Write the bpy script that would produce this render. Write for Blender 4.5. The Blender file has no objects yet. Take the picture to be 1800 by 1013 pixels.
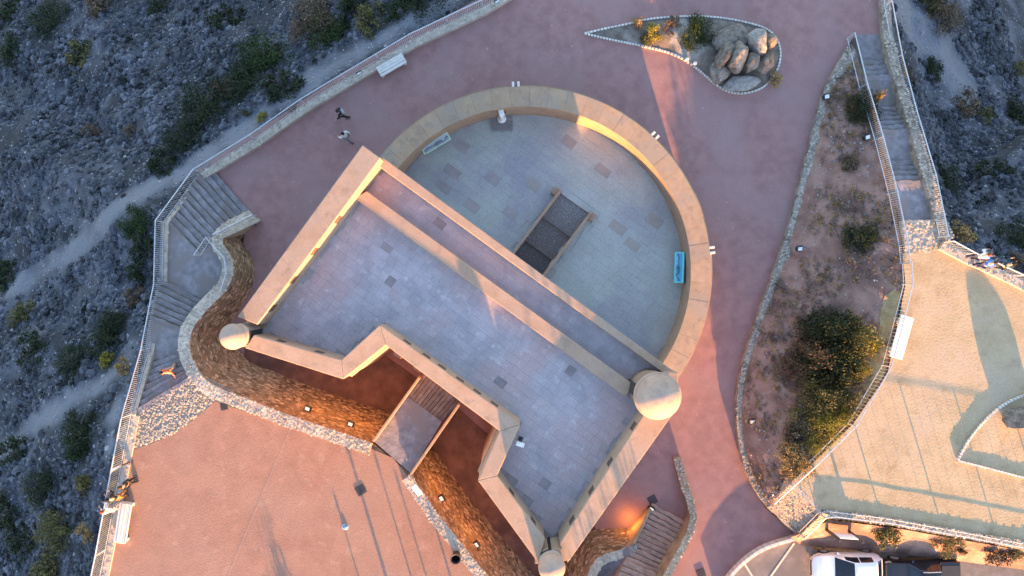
import bpy, bmesh, math, random
import numpy as np
from mathutils import Vector, Matrix, noise as mnoise
R = math.radians
random.seed(7)
rng = np.random.default_rng(7)
SC = bpy.context.scene
COL = SC.collection

# ------------------------------------------------------------ camera, sky, sun, exposure
CAM_H = 42.0                 # drone height over the upper plaza (m)
MPP = 1 / 30.0               # metres per survey unit on the plaza
cam = bpy.data.cameras.new('camera')
cam.sensor_width = 36.0
cam.angle = 2 * math.atan(30.0 / CAM_H)
cam.clip_end = 9000
cam_o = bpy.data.objects.new('camera', cam)
cam_o.location = (0, 0, CAM_H)
COL.objects.link(cam_o)
SC.camera = cam_o

SUN_EL = R(8.0)
SUN_AZ = Vector((0.285, -0.958, 0)).normalized()       # towards the sun, seen in plan
sun_dir = Vector((SUN_AZ.x * math.cos(SUN_EL), SUN_AZ.y * math.cos(SUN_EL), math.sin(SUN_EL)))
sl = bpy.data.lights.new('sun', 'SUN')
sl.energy = 3.4
sl.angle = R(0.55)
sl.color = (1.0, 0.475, 0.15)
so = bpy.data.objects.new('sun', sl)
so.rotation_euler = sun_dir.to_track_quat('Z', 'Y').to_euler()
so.location = (20, -60, 40)
COL.objects.link(so)
W = bpy.data.worlds.new('World')
SC.world = W
W.use_nodes = True
nt = W.node_tree
sky = nt.nodes.new('ShaderNodeTexSky')
sky.sky_type = 'NISHITA'
sky.sun_disc = False
sky.sun_elevation = SUN_EL
sky.sun_rotation = math.atan2(SUN_AZ.x, SUN_AZ.y)
sky.air_density = 1.0
sky.dust_density = 0.3
sky.ozone_density = 3.0
bg = nt.nodes['Background']
tint = nt.nodes.new('ShaderNodeMix'); tint.data_type = 'RGBA'; tint.blend_type = 'MULTIPLY'
tint.inputs[0].default_value = 1.0; tint.inputs[7].default_value = (1.30, .94, .78, 1)      # camera white balance: evening shade reads blue
nt.links.new(sky.outputs[0], tint.inputs[6]); nt.links.new(tint.outputs[2], bg.inputs[0])
bg.inputs[1].default_value = 0.15
vs = SC.view_settings
vs.view_transform = 'Standard'
vs.look = 'None'
vs.gamma = 1
vs.use_curve_mapping = False
vs.exposure = 3.05
SC.cycles.max_bounces = 6
SC.cycles.use_denoising = True

# ------------------------------------------------------------ helpers
def P(u, v, z=0.0):
    """plan survey unit (u right, v down, read at height z) -> metres"""
    s = (CAM_H - z) / CAM_H * MPP
    return Vector(((u - 900) * s, (506.5 - v) * s, z))

def tag(o, label=None, cat=None, group=None, kind=None):
    if label: o['label'] = label
    if cat: o['category'] = cat
    if group: o['group'] = group
    if kind: o['kind'] = kind
    return o

def empty(name, loc, label=None, cat=None, group=None, rz=0.0):
    o = bpy.data.objects.new(name, None)
    o.empty_display_size = 0.3
    o.location = loc
    o.rotation_euler = (0, 0, rz)
    COL.objects.link(o)
    return tag(o, label, cat, group)

def link_mesh(name, me, mat=None, parent=None, world=True, smooth=False):
    if mat is not None and not me.materials:
        me.materials.append(mat)
    if smooth:
        me.polygons.foreach_set('use_smooth', [True] * len(me.polygons))
    o = bpy.data.objects.new(name, me)
    COL.objects.link(o)
    if parent is not None:
        o.parent = parent
        if world:
            t = Vector(parent.location)
            if parent.parent is not None:
                t = t + parent.parent.location
            o.location = -t
    return o

def copy_tree(o, parent=None):
    c = o.copy()
    COL.objects.link(c)
    if parent is not None:
        c.parent = parent
    for ch in list(o.children):
        copy_tree(ch, c)
    return c

class MB:
    def __init__(s):
        s.v = []; s.f = []
    def add(s, vs, fs):
        b = len(s.v)
        s.v += [tuple(p) for p in vs]
        s.f += [tuple(b + i for i in f) for f in fs]
        return s
    def box(s, c, d, rz=0.0, m=None):
        x, y, z = d[0] / 2, d[1] / 2, d[2] / 2
        vs = [(-x,-y,-z),(x,-y,-z),(x,y,-z),(-x,y,-z),(-x,-y,z),(x,-y,z),(x,y,z),(-x,y,z)]
        M = Matrix.Translation(Vector(c)) @ (m if m is not None else Matrix.Rotation(rz, 4, 'Z'))
        return s.add([M @ Vector(p) for p in vs],
                     [(0,3,2,1),(4,5,6,7),(0,1,5,4),(1,2,6,5),(2,3,7,6),(3,0,4,7)])
    def hexa(s, bot, top):
        n = len(bot)
        fs = [tuple(range(n - 1, -1, -1)), tuple(range(n, 2 * n))]
        for i in range(n):
            j = (i + 1) % n
            fs.append((i, j, n + j, n + i))
        return s.add(list(bot) + list(top), fs)
    def prism(s, poly, z0, z1):
        """poly: xy points (any order), z1 a number or a list"""
        a = sum(poly[i][0] * poly[(i+1) % len(poly)][1] - poly[(i+1) % len(poly)][0] * poly[i][1] for i in range(len(poly)))
        idx = list(range(len(poly)))
        if a < 0: idx = idx[::-1]
        zt = z1 if isinstance(z1, (list, tuple)) else [z1] * len(poly)
        return s.hexa([(poly[i][0], poly[i][1], z0) for i in idx], [(poly[i][0], poly[i][1], zt[i]) for i in idx])
    def tube(s, pts, r, n=6, r1=None, cap=True):
        pts = [Vector(p) for p in pts]
        m = len(pts)
        b = len(s.v)
        for i, p in enumerate(pts):
            d = (pts[min(i + 1, m - 1)] - pts[max(i - 1, 0)]).normalized()
            up = Vector((0, 0, 1)) if abs(d.z) < 0.9 else Vector((1, 0, 0))
            a = d.cross(up).normalized(); c = d.cross(a).normalized()
            if isinstance(r, (list, tuple)): rr = r[i]
            else: rr = r if r1 is None else r + (r1 - r) * i / (m - 1)
            for k in range(n):
                t = 2 * math.pi * k / n
                s.v.append(tuple(p + a * (math.cos(t) * rr) + c * (math.sin(t) * rr)))
        for i in range(m - 1):
            for k in range(n):
                k2 = (k + 1) % n
                s.f.append((b + i*n + k, b + i*n + k2, b + (i+1)*n + k2, b + (i+1)*n + k))
        if cap:
            s.f.append(tuple(b + k for k in range(n))[::-1])
            s.f.append(tuple(b + (m-1)*n + k for k in range(n)))
        return s
    def lathe(s, prof, c=(0, 0, 0), n=24, cap_bottom=True):
        b = len(s.v); m = len(prof)
        for r, z in prof:
            for k in range(n):
                t = 2 * math.pi * k / n
                s.v.append((c[0] + r * math.cos(t), c[1] + r * math.sin(t), c[2] + z))
        for i in range(m - 1):
            for k in range(n):
                k2 = (k + 1) % n
                s.f.append((b + i*n + k, b + i*n + k2, b + (i+1)*n + k2, b + (i+1)*n + k))
        s.f.append(tuple(b + (m-1)*n + k for k in range(n)))
        if cap_bottom: s.f.append(tuple(b + k for k in range(n))[::-1])
        return s
    def build(s, name, mat=None, parent=None, world=True, smooth=False, bevel=0.0, seg=1):
        me = bpy.data.meshes.new(name)
        me.from_pydata(s.v, [], s.f)
        if bevel > 0:
            bm = bmesh.new(); bm.from_mesh(me)
            bmesh.ops.remove_doubles(bm, verts=bm.verts, dist=1e-5)
            ed = [e for e in bm.edges if len(e.link_faces) == 2 and e.calc_face_angle(0) > 0.5]
            bmesh.ops.bevel(bm, geom=ed, offset=bevel, segments=seg, profile=0.6, affect='EDGES', clamp_overlap=True)
            bm.to_mesh(me); bm.free()
        me.update()
        return link_mesh(name, me, mat, parent, world, smooth)

def in_poly(x, y, poly):
    c = False; n = len(poly); j = n - 1
    for i in range(n):
        xi, yi = poly[i][0], poly[i][1]; xj, yj = poly[j][0], poly[j][1]
        if (yi > y) != (yj > y) and x < (xj - xi) * (y - yi) / (yj - yi + 1e-12) + xi:
            c = not c
        j = i
    return c

def np_in_poly(X, Y, poly):
    c = np.zeros(X.shape, bool); n = len(poly); j = n - 1
    for i in range(n):
        xi, yi = poly[i][0], poly[i][1]; xj, yj = poly[j][0], poly[j][1]
        cond = ((yi > Y) != (yj > Y)) & (X < (xj - xi) * (Y - yi) / (yj - yi + 1e-12) + xi)
        c ^= cond
        j = i
    return c

def np_dist_polyline(X, Y, pts, closed=False):
    """distance to polyline and value (z) at the nearest point; pts (x, y, z)"""
    best = np.full(X.shape, 1e9); val = np.zeros(X.shape)
    n = len(pts)
    for i in range(n if closed else n - 1):
        a = pts[i]; b = pts[(i + 1) % n]
        dx, dy = b[0] - a[0], b[1] - a[1]
        L = dx * dx + dy * dy + 1e-9
        t = np.clip(((X - a[0]) * dx + (Y - a[1]) * dy) / L, 0, 1)
        d = np.hypot(X - a[0] - t * dx, Y - a[1] - t * dy)
        m = d < best
        best = np.where(m, d, best); val = np.where(m, a[2] + t * (b[2] - a[2]), val)
    return best, val

_perm = rng.permutation(512)
_vals = rng.random(512)
def vnoise(X, Y):
    xi = np.floor(X).astype(int); yi = np.floor(Y).astype(int)
    fx = X - xi; fy = Y - yi
    fx = fx * fx * (3 - 2 * fx); fy = fy * fy * (3 - 2 * fy)
    h = lambda a, b: _vals[_perm[(a + _perm[b & 511]) & 511]]
    return (h(xi, yi) * (1 - fx) + h(xi + 1, yi) * fx) * (1 - fy) + (h(xi, yi + 1) * (1 - fx) + h(xi + 1, yi + 1) * fx) * fy
def fbm(X, Y, o=4):
    s = 0; a = 0.5
    for k in range(o):
        s = s + a * (vnoise(X * 2 ** k + 17.3 * k, Y * 2 ** k - 9.1 * k) - 0.5); a *= 0.5
    return s

def sheet(name, poly, zf=None, cut=1.0, mat=None, kind='structure', drop=None):
    """a ground sheet filling an outline; poly = (x, y, z) points; zf(x, y) overrides z"""
    bm = bmesh.new()
    vs = [bm.verts.new(p) for p in poly]
    f = bm.faces.new(vs)
    bmesh.ops.triangulate(bm, faces=[f])
    if cut:
        xs = [p[0] for p in poly]; ys = [p[1] for p in poly]
        x = math.floor(min(xs) / cut) * cut + cut
        while x < max(xs):
            bmesh.ops.bisect_plane(bm, geom=bm.verts[:] + bm.edges[:] + bm.faces[:], plane_co=(x, 0, 0), plane_no=(1, 0, 0)); x += cut
        y = math.floor(min(ys) / cut) * cut + cut
        while y < max(ys):
            bmesh.ops.bisect_plane(bm, geom=bm.verts[:] + bm.edges[:] + bm.faces[:], plane_co=(0, y, 0), plane_no=(0, 1, 0)); y += cut
    if zf:
        for v in bm.verts: v.co.z = zf(v.co.x, v.co.y)
    if drop:
        bmesh.ops.delete(bm, geom=[f for f in bm.faces if drop(*f.calc_center_median()[:2])], context='FACES')
    for f in bm.faces:
        if f.normal.z < 0: f.normal_flip()
    me = bpy.data.meshes.new(name); bm.to_mesh(me); bm.free()
    o = link_mesh(name, me, mat, smooth=True)
    if kind: o['kind'] = kind
    return o

# ------------------------------------------------------------ materials
def pmat(name, c1, c2, scale=3.0, detail=6.0, rough=0.9, bump=0.2, bscale=20.0, c3=None, s3=0.4, lo3=0.5, hi3=0.62,
         rand=0.0, island=0.0, metallic=0.0, lo=0.35, hi=0.65, bdist=0.02, c4=None, s4=5.0, lo4=0.66, hi4=0.7, bkind='noise', spec=0.3, stretch=None, grain=0.0):
    m = bpy.data.materials.new(name); m.use_nodes = True
    t = m.node_tree; N = t.nodes; L = t.links
    b = N['Principled BSDF']
    b.inputs['Roughness'].default_value = rough
    b.inputs['Metallic'].default_value = metallic
    b.inputs['Specular IOR Level'].default_value = spec
    tc = N.new('ShaderNodeNewGeometry')
    mp = N.new('ShaderNodeMapping'); L.new(tc.outputs['Position'], mp.inputs[0]); mp.inputs['Rotation'].default_value = (.45, .35, .62); vec = mp.outputs[0]
    if stretch: mp.inputs['Scale'].default_value = stretch
    def noise(sc, det, lo_, hi_, dist=0.0):
        n = N.new('ShaderNodeTexNoise'); n.inputs['Scale'].default_value = sc; n.inputs['Detail'].default_value = det
        n.inputs['Distortion'].default_value = dist
        L.new(vec, n.inputs['Vector'])
        r = N.new('ShaderNodeMapRange'); r.inputs['From Min'].default_value = lo_; r.inputs['From Max'].default_value = hi_
        L.new(n.outputs['Fac'], r.inputs['Value'])
        return r.outputs[0], n.outputs['Fac']
    def mix(fac, a, bb, mode='MIX'):
        x = N.new('ShaderNodeMix'); x.data_type = 'RGBA'; x.blend_type = mode
        if isinstance(fac, (int, float)): x.inputs[0].default_value = fac
        else: L.new(fac, x.inputs[0])
        for sock, val in ((x.inputs[6], a), (x.inputs[7], bb)):
            if isinstance(val, (tuple, list)): sock.default_value = (*val, 1)
            else: L.new(val, sock)
        return x.outputs[2]
    f, _ = noise(scale, detail, lo, hi)
    col = mix(f, c1, c2)
    if c3:
        f3, _ = noise(s3, 4, lo3, hi3, 0.5); col = mix(f3, col, c3)
    if c4:
        f4, _ = noise(s4, 3, lo4, hi4); col = mix(f4, col, c4)
    if grain:
        fg, _ = noise(scale * 13, 3, .3, .7)
        gr = N.new('ShaderNodeMapRange'); gr.inputs['To Min'].default_value = 1 - grain; gr.inputs['To Max'].default_value = 1 + grain; L.new(fg, gr.inputs['Value'])
        cg = N.new('ShaderNodeCombineColor')
        for i in range(3): L.new(gr.outputs[0], cg.inputs[i])
        col = mix(1.0, col, cg.outputs[0], 'MULTIPLY')
    if rand or island:
        if rand:
            oi = N.new('ShaderNodeObjectInfo'); ro = oi.outputs['Random']
        else:
            g = N.new('ShaderNodeNewGeometry'); ro = g.outputs['Random Per Island']
        amt = rand or island
        mr = N.new('ShaderNodeMapRange'); mr.inputs['To Min'].default_value = 1 - amt; mr.inputs['To Max'].default_value = 1 + amt * 0.6
        L.new(ro, mr.inputs['Value'])
        cb = N.new('ShaderNodeCombineColor')
        for i in range(3): L.new(mr.outputs[0], cb.inputs[i])
        col = mix(1.0, col, cb.outputs[0], 'MULTIPLY')
    L.new(col, b.inputs['Base Color'])
    if bump:
        if bkind == 'voronoi':
            n = N.new('ShaderNodeTexVoronoi'); n.feature = 'DISTANCE_TO_EDGE'; n.inputs['Scale'].default_value = bscale
            L.new(vec, n.inputs['Vector'])
            r = N.new('ShaderNodeMapRange'); r.inputs['From Max'].default_value = 0.18; L.new(n.outputs['Distance'], r.inputs['Value'])
            h = r.outputs[0]
        else:
            n = N.new('ShaderNodeTexNoise'); n.inputs['Scale'].default_value = bscale; n.inputs['Detail'].default_value = 5
            L.new(vec, n.inputs['Vector']); h = n.outputs['Fac']
        bp = N.new('ShaderNodeBump'); bp.inputs['Strength'].default_value = bump; bp.inputs['Distance'].default_value = bdist
        L.new(h, bp.inputs['Height']); L.new(bp.outputs[0], b.inputs['Normal'])
    return m

def flat(name, c, rough=0.6, metallic=0.0, spec=0.5, vary=0.12, coat=0.0):
    m = pmat(name, tuple(x * (1 - vary) for x in c), tuple(min(1, x * (1 + vary)) for x in c), 9, 3, rough, 0.0, spec=spec, metallic=metallic)
    if coat: m.node_tree.nodes['Principled BSDF'].inputs['Coat Weight'].default_value = coat
    return m

M = {}
M['plaza'] = pmat('terracotta_concrete', (0.253,0.140,0.129), (0.313,0.176,0.161), 1.6, 9, .92, .35, 9, c3=(0.298,0.188,0.176), s3=.22, lo3=.46, hi3=.68, c4=(0.437,0.296,0.274), s4=3.5, lo4=.67, hi4=.86, bdist=.012, grain=.10)
M['entry'] = pmat('stamped_pink_concrete', (0.273,0.151,0.107), (0.324,0.181,0.128), 1.1, 9, .9, .5, 13.0, c3=(0.314,0.190,0.138), s3=.25, lo3=.45, hi3=.7, c4=(0.359,0.225,0.162), s4=1.7, lo4=.6, hi4=.8, bdist=.022, grain=.10)
M['plaster'] = pmat('ochre_plaster', (0.337,0.223,0.149), (0.393,0.267,0.188), 1.2, 9, .88, .35, 14, c3=(0.341,0.250,0.188), s3=.5, lo3=.48, hi3=.7, c4=(0.255,0.180,0.132), s4=2.2, lo4=.55, hi4=.82, bdist=.012, grain=.10)
M['ringtop'] = pmat('ochre_coping', (0.322,0.221,0.145), (0.384,0.266,0.175), 2.0, 8, .9, .35, 18, c3=(0.313,0.239,0.178), s3=.6, c4=(0.237,0.177,0.138), s4=2.6, lo4=.55, hi4=.8, rand=.07, bdist=.012, grain=.10)
M['dome'] = pmat('turret_plaster', (0.356,0.252,0.189), (0.408,0.297,0.230), 1.5, 8, .85, .3, 9, c3=(0.332,0.257,0.212), s3=1.1, lo3=.5, hi3=.7, c4=(0.275,0.203,0.161), s4=4, lo4=.55, hi4=.8, bdist=.012, grain=.10)
M['flag'] = pmat('grey_flagstone', (0.327,0.294,0.303), (0.410,0.364,0.374), 1.4, 7, .9, .35, 14, c3=(0.423,0.323,0.309), s3=.3, lo3=.46, hi3=.62, c4=(0.474,0.423,0.420), s4=2.5, lo4=.6, hi4=.75, rand=.055, bdist=.012, grain=.10)
M['flag_bed'] = pmat('flagstone_field', (0.327,0.294,0.303), (0.410,0.364,0.374), 1.4, 7, .9, .35, 14, c3=(0.423,0.323,0.309), s3=.3, lo3=.46, hi3=.62, c4=(0.474,0.423,0.420), s4=2.5, lo4=.6, hi4=.75, island=.055, bdist=.012, grain=.10)
M['mortar'] = pmat('mortar', (0.300,0.269,0.265), (0.360,0.319,0.313), 5, 6, .95, .4, 30)
M['court'] = pmat('courtyard_slab', (0.372,0.383,0.350), (0.421,0.439,0.406), .8, 8, .9, .2, 16, c3=(0.328,0.321,0.338), s3=.3, lo3=.45, hi3=.65, rand=.03, bdist=.006, grain=.10)
M['court_bed'] = pmat('courtyard_slab_field', (0.372,0.383,0.350), (0.421,0.439,0.406), .8, 8, .9, .2, 16, c3=(0.328,0.321,0.338), s3=.3, lo3=.45, hi3=.65, island=.03, bdist=.006, grain=.10)
M['court_dark'] = pmat('darker_slab', (0.301,0.269,0.264), (0.352,0.314,0.311), 2, 7, .9, .2, 16, rand=.12)
M['court_mid'] = pmat('slightly_darker_slab', (0.328,0.299,0.265), (0.374,0.339,0.299), 2, 7, .9, .2, 16, rand=.08)
M['rubble'] = pmat('rubble_masonry', (0.167,0.105,0.060), (0.254,0.165,0.099), 2.2, 9, .95, .7, 3.0, c3=(0.124,0.078,0.048), s3=1.6, lo3=.5, hi3=.62, bkind='voronoi', bdist=.04)
M['rubble_grey'] = pmat('grey_rubble_masonry', (.20,.17,.14), (.33,.285,.235), 2.2, 9, .95, .7, 3.2, c3=(.16,.135,.11), s3=1.6, lo3=.5, hi3=.62, bkind='voronoi', bdist=.04)
M['stone'] = pmat('limestone_rubble', (.36,.31,.25), (.46,.40,.33), 3, 7, .95, .6, 12, island=.3, bdist=.03)
M['stair'] = pmat('grey_stone_stair', (0.178,0.164,0.170), (0.272,0.248,0.255), 3.0, 8, .95, .6, 9, c3=(0.212,0.180,0.170), s3=.8, rand=.12, bdist=.03)
M['gravel'] = pmat('pebble_concrete', (.20,.19,.19), (.30,.285,.28), 12, 6, .95, .8, 26, c4=(.55,.53,.5), s4=14, lo4=.62, hi4=.66, bdist=.02)
M['wood'] = pmat('weathered_wood', (.16,.105,.08), (.24,.17,.135), 3, 8, .85, .4, 30, rand=.25, stretch=(1,1,1))
M['deckgrey'] = pmat('grey_deck_wood', (.25,.235,.235), (.34,.31,.305), 5, 8, .85, .3, 30, rand=.2)
M['kerb'] = pmat('pale_kerb_stone', (.55,.52,.47), (.66,.62,.56), 8, 4, .85, .2, 20, island=.15)
M['dirt_or_shade'] = pmat('dry_dirt', (0.215,0.119,0.091), (0.329,0.198,0.155), 1.3, 9, .97, .8, 7, c3=(0.147,0.084,0.066), s3=.5, lo3=.48, hi3=.62, c4=(0.386,0.286,0.256), s4=6, lo4=.66, hi4=.74, bdist=.05, grain=.10)
M['sand'] = pmat('beige_sandy_ground', (0.373,0.278,0.162), (0.449,0.342,0.208), .9, 9, .95, .45, 10, c3=(0.443,0.337,0.226), s3=.35, lo3=.45, hi3=.7, c4=(0.324,0.238,0.137), s4=1.2, lo4=.58, hi4=.75, bdist=.035, grain=.10)
M['drygrass'] = pmat('dry_grass_ground', (.30,.21,.10), (.42,.31,.16), 2.5, 9, .97, 1.0, 18, bdist=.05)
M['asphalt'] = pmat('worn_tarmac', (.19,.165,.15), (.25,.22,.20), 3, 9, .93, .4, 40, c3=(.17,.15,.14), s3=.4)
M['paint'] = flat('road_paint', (.6,.52,.4), .8)
M['metal'] = flat('galvanised_rail', (.50,.52,.55), .45, .35)
M['white'] = flat('white_paint', (.78,.77,.74), .5)
M['bench'] = pmat('pale_concrete', (.52,.49,.44), (.60,.57,.52), 4, 6, .85, .2, 22)
M['black'] = flat('black_metal', (.025,.025,.028), .5)
M['dark'] = flat('dark_iron', (.055,.045,.05), .75)
M['glass'] = flat('lamp_glass', (.72,.74,.74), .15)
M['rock'] = pmat('grey_brown_boulder', (.115,.095,.08), (.225,.195,.165), 3, 10, .95, 1.0, 6, c4=(.30,.28,.26), s4=9, lo4=.6, hi4=.7, rand=.2, bdist=.07)
M['soil'] = pmat('planter_soil', (.115,.095,.08), (.19,.16,.135), 2.5, 9, .97, .7, 9, c3=(.30,.28,.25), s3=.5, lo3=.56, hi3=.66, bdist=.04)
M['scrub_dry'] = pmat('dry_scrub', (.085,.088,.10), (.18,.185,.21), 1.2, 4, .95, 0, island=.4)
M['scrub_dark'] = pmat('dark_scrub', (.022,.026,.026), (.045,.05,.045), 1.2, 4, .95, 0, island=.4)
M['pebble'] = pmat('limestone_stones', (.20,.20,.22), (.34,.34,.36), 2, 4, .95, .3, 20, island=.35)
def leaf(name, a, b): return pmat(name, a, b, 2.5, 4, .75, 0, island=.45, spec=.2)
M['leaf_dark'] = leaf('dark_green_leaf', (0.0187,0.0288,0.0130), (0.0360,0.0504,0.0216))
M['leaf_green'] = leaf('green_leaf', (0.0186,0.0360,0.0093), (0.0372,0.0620,0.0174))
M['leaf_olive'] = leaf('olive_leaf', (.085,.08,.028), (.16,.14,.05))
M['leaf_yellow'] = leaf('yellow_green_leaf', (.22,.20,.03), (.36,.30,.05))
M['leaf_brown'] = leaf('brown_dry_leaf', (.095,.066,.042), (.17,.12,.075))
M['leaf_orange'] = leaf('straw_leaf', (.30,.19,.07), (.42,.28,.11))
M['flag_dark'] = pmat('darker_flagstone', (0.241,0.205,0.201), (0.297,0.252,0.247), 2, 6, .9, .3, 14, rand=.12)
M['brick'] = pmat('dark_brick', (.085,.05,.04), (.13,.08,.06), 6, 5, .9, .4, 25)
M['weed'] = pmat('dry_weed', (.15,.105,.08), (.26,.19,.145), 2, 4, .95, 0, island=.35)
M['bark'] = pmat('bark', (.06,.045,.035), (.10,.08,.06), 8, 6, .95, .5, 30)
# ------------------------------------------------------------ terrain
LF = [(905,-35,0),(847,0,0),(720,60,0),(600,131,0),(527,175,0),(437,238,0),(339,298,0),(273,388,1.7),(270,500,1.7),(247,616,2.9),(213,735,4.2),(195,828,4.2),(167,978,4.2),(150,1060,4.2)]
def base_pt(u, v, zb, h=1.05):
    p = P(u, v, zb + h); return Vector((p.x, p.y, zb))
LFW = [base_pt(*p) for p in LF]
RF = [(1568,-60,0),(1568,0,0),(1586,96,0),(1612,195,.8),(1646,308,1.75),(1668,415,2.55)]
RFW = [base_pt(u, v, z, 1.25) for u, v, z in RF]
NEF = [(1676,424,2.6),(1715,445,2.6),(1800,484,2.6),(1870,520,2.6)]
NEW = [base_pt(*p) for p in NEF]
hill = [tuple(p) for p in LFW] + [tuple(P(60,1300,3.5)), tuple(P(-250,1700,1)), tuple(P(-400,2300,-3)), tuple(P(1000,2700,-5)), tuple(P(2500,2300,-4)), tuple(P(2300,1200,1.5))] \
     + [tuple(p) for p in NEW[::-1]] + [tuple(p) for p in RFW[::-1]] + [tuple(P(1500,-320,0)), tuple(P(1000,-300,0))]

def T(X, Y):
    X = np.asarray(X, float); Y = np.asarray(Y, float)
    d, ze = np_dist_polyline(X, Y, hill, True)
    ins = np_in_poly(X, Y, hill)
    fall = 0.52 * np.minimum(d, 55) + 0.2 * np.clip(d - 55, 0, 120)
    k = np.clip(d / 2.5, 0, 1)
    out = ze - 0.3 - fall + k * (2.4 * fbm(X / 9, Y / 9) + 0.9 * fbm(X / 2.2 + 40, Y / 2.2)) + 0.3 * fbm(X / .7, Y / .7 + 9)
    inn = np.maximum(np.minimum(ze - 0.35 - 3.0 * np.clip(d - 0.15, 0, 10), 4), -2.7)
    east = np.clip((X - 19) / 3, 0, 1) * np.clip(d / 5, 0, 1)
    out = out - east * .16 * np.clip(Y + 2, 0, 30)
    return np.where(ins, inn, out)
def Tz(x, y): return float(T(np.array([x]), np.array([y]))[0])
def hill_pt(u, v):
    z = -2.0
    for _ in range(8):
        p = P(u, v, z); z = Tz(p.x, p.y)
    p = P(u, v, z); p.z = z
    return p

def axis(half, step, far):
    a = list(np.arange(0, half, step))
    s = step
    while a[-1] < far:
        s *= 1.25; a.append(a[-1] + s)
    a = np.array(a); return np.concatenate([-a[:0:-1], a])
ax, ay = axis(37, .28, 4000), axis(24, .28, 4000)
X, Y = np.meshgrid(ax, ay)
Z = T(X, Y)
tracks = [[(-60,545),(0,512),(90,470),(150,425),(215,365),(290,315),(345,285),(440,222),(520,160),(600,105),(700,50),(800,-5)],
          [(-60,830),(0,785),(90,725),(150,690),(225,640)], [(1585,10),(1620,60),(1665,105),(1690,150)], [(210,700),(195,780)]]
PATHM = np.zeros(X.shape)
tw = []
for i, t in enumerate(tracks):
    pts = [hill_pt(*q) for q in t]
    tw.append(pts)
    d, _ = np_dist_polyline(X, Y, pts)
    wd = (0.55, 0.5, 1.5, .35)[i]
    PATHM = np.maximum(PATHM, np.clip(1.25 - (d + 1.6 * fbm(X / 1.1, Y / 1.1)) / wd / 1.3, 0, 1))
def path_mask(x, y):
    best = 0
    for i, pts in enumerate(tw):
        d, _ = np_dist_polyline(np.array([x]), np.array([y]), pts)
        best = max(best, 1.25 - d[0] / (0.55, 0.5, 1.5, .35)[i] / 1.3)
    return best
ny, nx = X.shape
idx = np.arange(nx * ny).reshape(ny, nx)
faces = np.stack([idx[:-1, :-1], idx[:-1, 1:], idx[1:, 1:], idx[1:, :-1]], -1).reshape(-1, 4)
me = bpy.data.meshes.new('terrain')
me.vertices.add(nx * ny)
me.vertices.foreach_set('co', np.stack([X, Y, Z], -1).reshape(-1))
me.loops.add(faces.size); me.loops.foreach_set('vertex_index', faces.reshape(-1))
me.polygons.add(len(faces)); me.polygons.foreach_set('loop_start', np.arange(0, faces.size, 4))
me.update()
at = me.attributes.new('trodden', 'FLOAT', 'POINT'); at.data.foreach_set('value', PATHM.reshape(-1))
hm = pmat('scrubby_hillside', (.05,.052,.064), (.105,.11,.132), .9, 10, .98, 1.0, 5, c3=(.038,.04,.045), s3=.28, lo3=.47, hi3=.6, c4=(.24,.25,.28), s4=4.5, lo4=.62, hi4=.7, bdist=.12)
N_, L_ = hm.node_tree.nodes, hm.node_tree.links
bs = N_['Principled BSDF']; src = bs.inputs['Base Color'].links[0].from_socket
an = N_.new('ShaderNodeAttribute'); an.attribute_name = 'trodden'
mx = N_.new('ShaderNodeMix'); mx.data_type = 'RGBA'; L_.new(an.outputs['Fac'], mx.inputs[0]); L_.new(src, mx.inputs[6]); mx.inputs[7].default_value = (.165,.17,.19,1)
L_.new(mx.outputs[2], bs.inputs['Base Color'])
to = link_mesh('terrain', me, hm, smooth=True); to['kind'] = 'structure'

# ------------------------------------------------------------ stones laid on surfaces (joined pieces)
def stones(name, quads, per_m2, size, mat, parent=None, hgt=.5, sink=.3, label=None, jit=.35, align=False):
    mb = MB()
    for q in quads:
        a, b, c, d = [Vector(p) for p in q]
        n = (c - a).cross(d - b); area = n.length / 2
        if area < 1e-6: continue
        n.normalize()
        if n.z < -0.2: n = -n
        k = area * per_m2
        k = int(k) + (random.random() < k - int(k))
        t1 = (b - a).normalized(); t2 = n.cross(t1)
        for _ in range(k):
            s, t = random.random(), random.random()
            p = (a * (1 - s) + b * s) * (1 - t) + (d * (1 - s) + c * s) * t
            r = size * random.uniform(.55, 1.25) / 2
            rot = random.uniform(0, 6.28) if not align else random.gauss(0, .12); el = random.uniform(.6, 1.0) if not align else random.uniform(.38, .6)
            hh = r * 2 * hgt * random.uniform(.6, 1.2)
            vs = []
            for lv, rr in ((0, 1.0), (1, .66)):
                for i in range(6):
                    an_ = i / 6 * 6.283 + random.uniform(-.3, .3)
                    x = math.cos(an_) * r * rr; y = math.sin(an_) * r * rr * el
                    x, y = x * math.cos(rot) - y * math.sin(rot), x * math.sin(rot) + y * math.cos(rot)
                    vs.append(p + t1 * x + t2 * y + n * (hh * (lv - sink) + random.uniform(-jit, jit) * .12 * r))
            mb.add(vs, [(i, (i + 1) % 6, 6 + (i + 1) % 6, 6 + i) for i in range(6)] + [(6, 7, 8, 9, 10, 11)])
    o = mb.build(name, mat, parent)
    o['kind'] = 'stuff'
    return o

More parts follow.
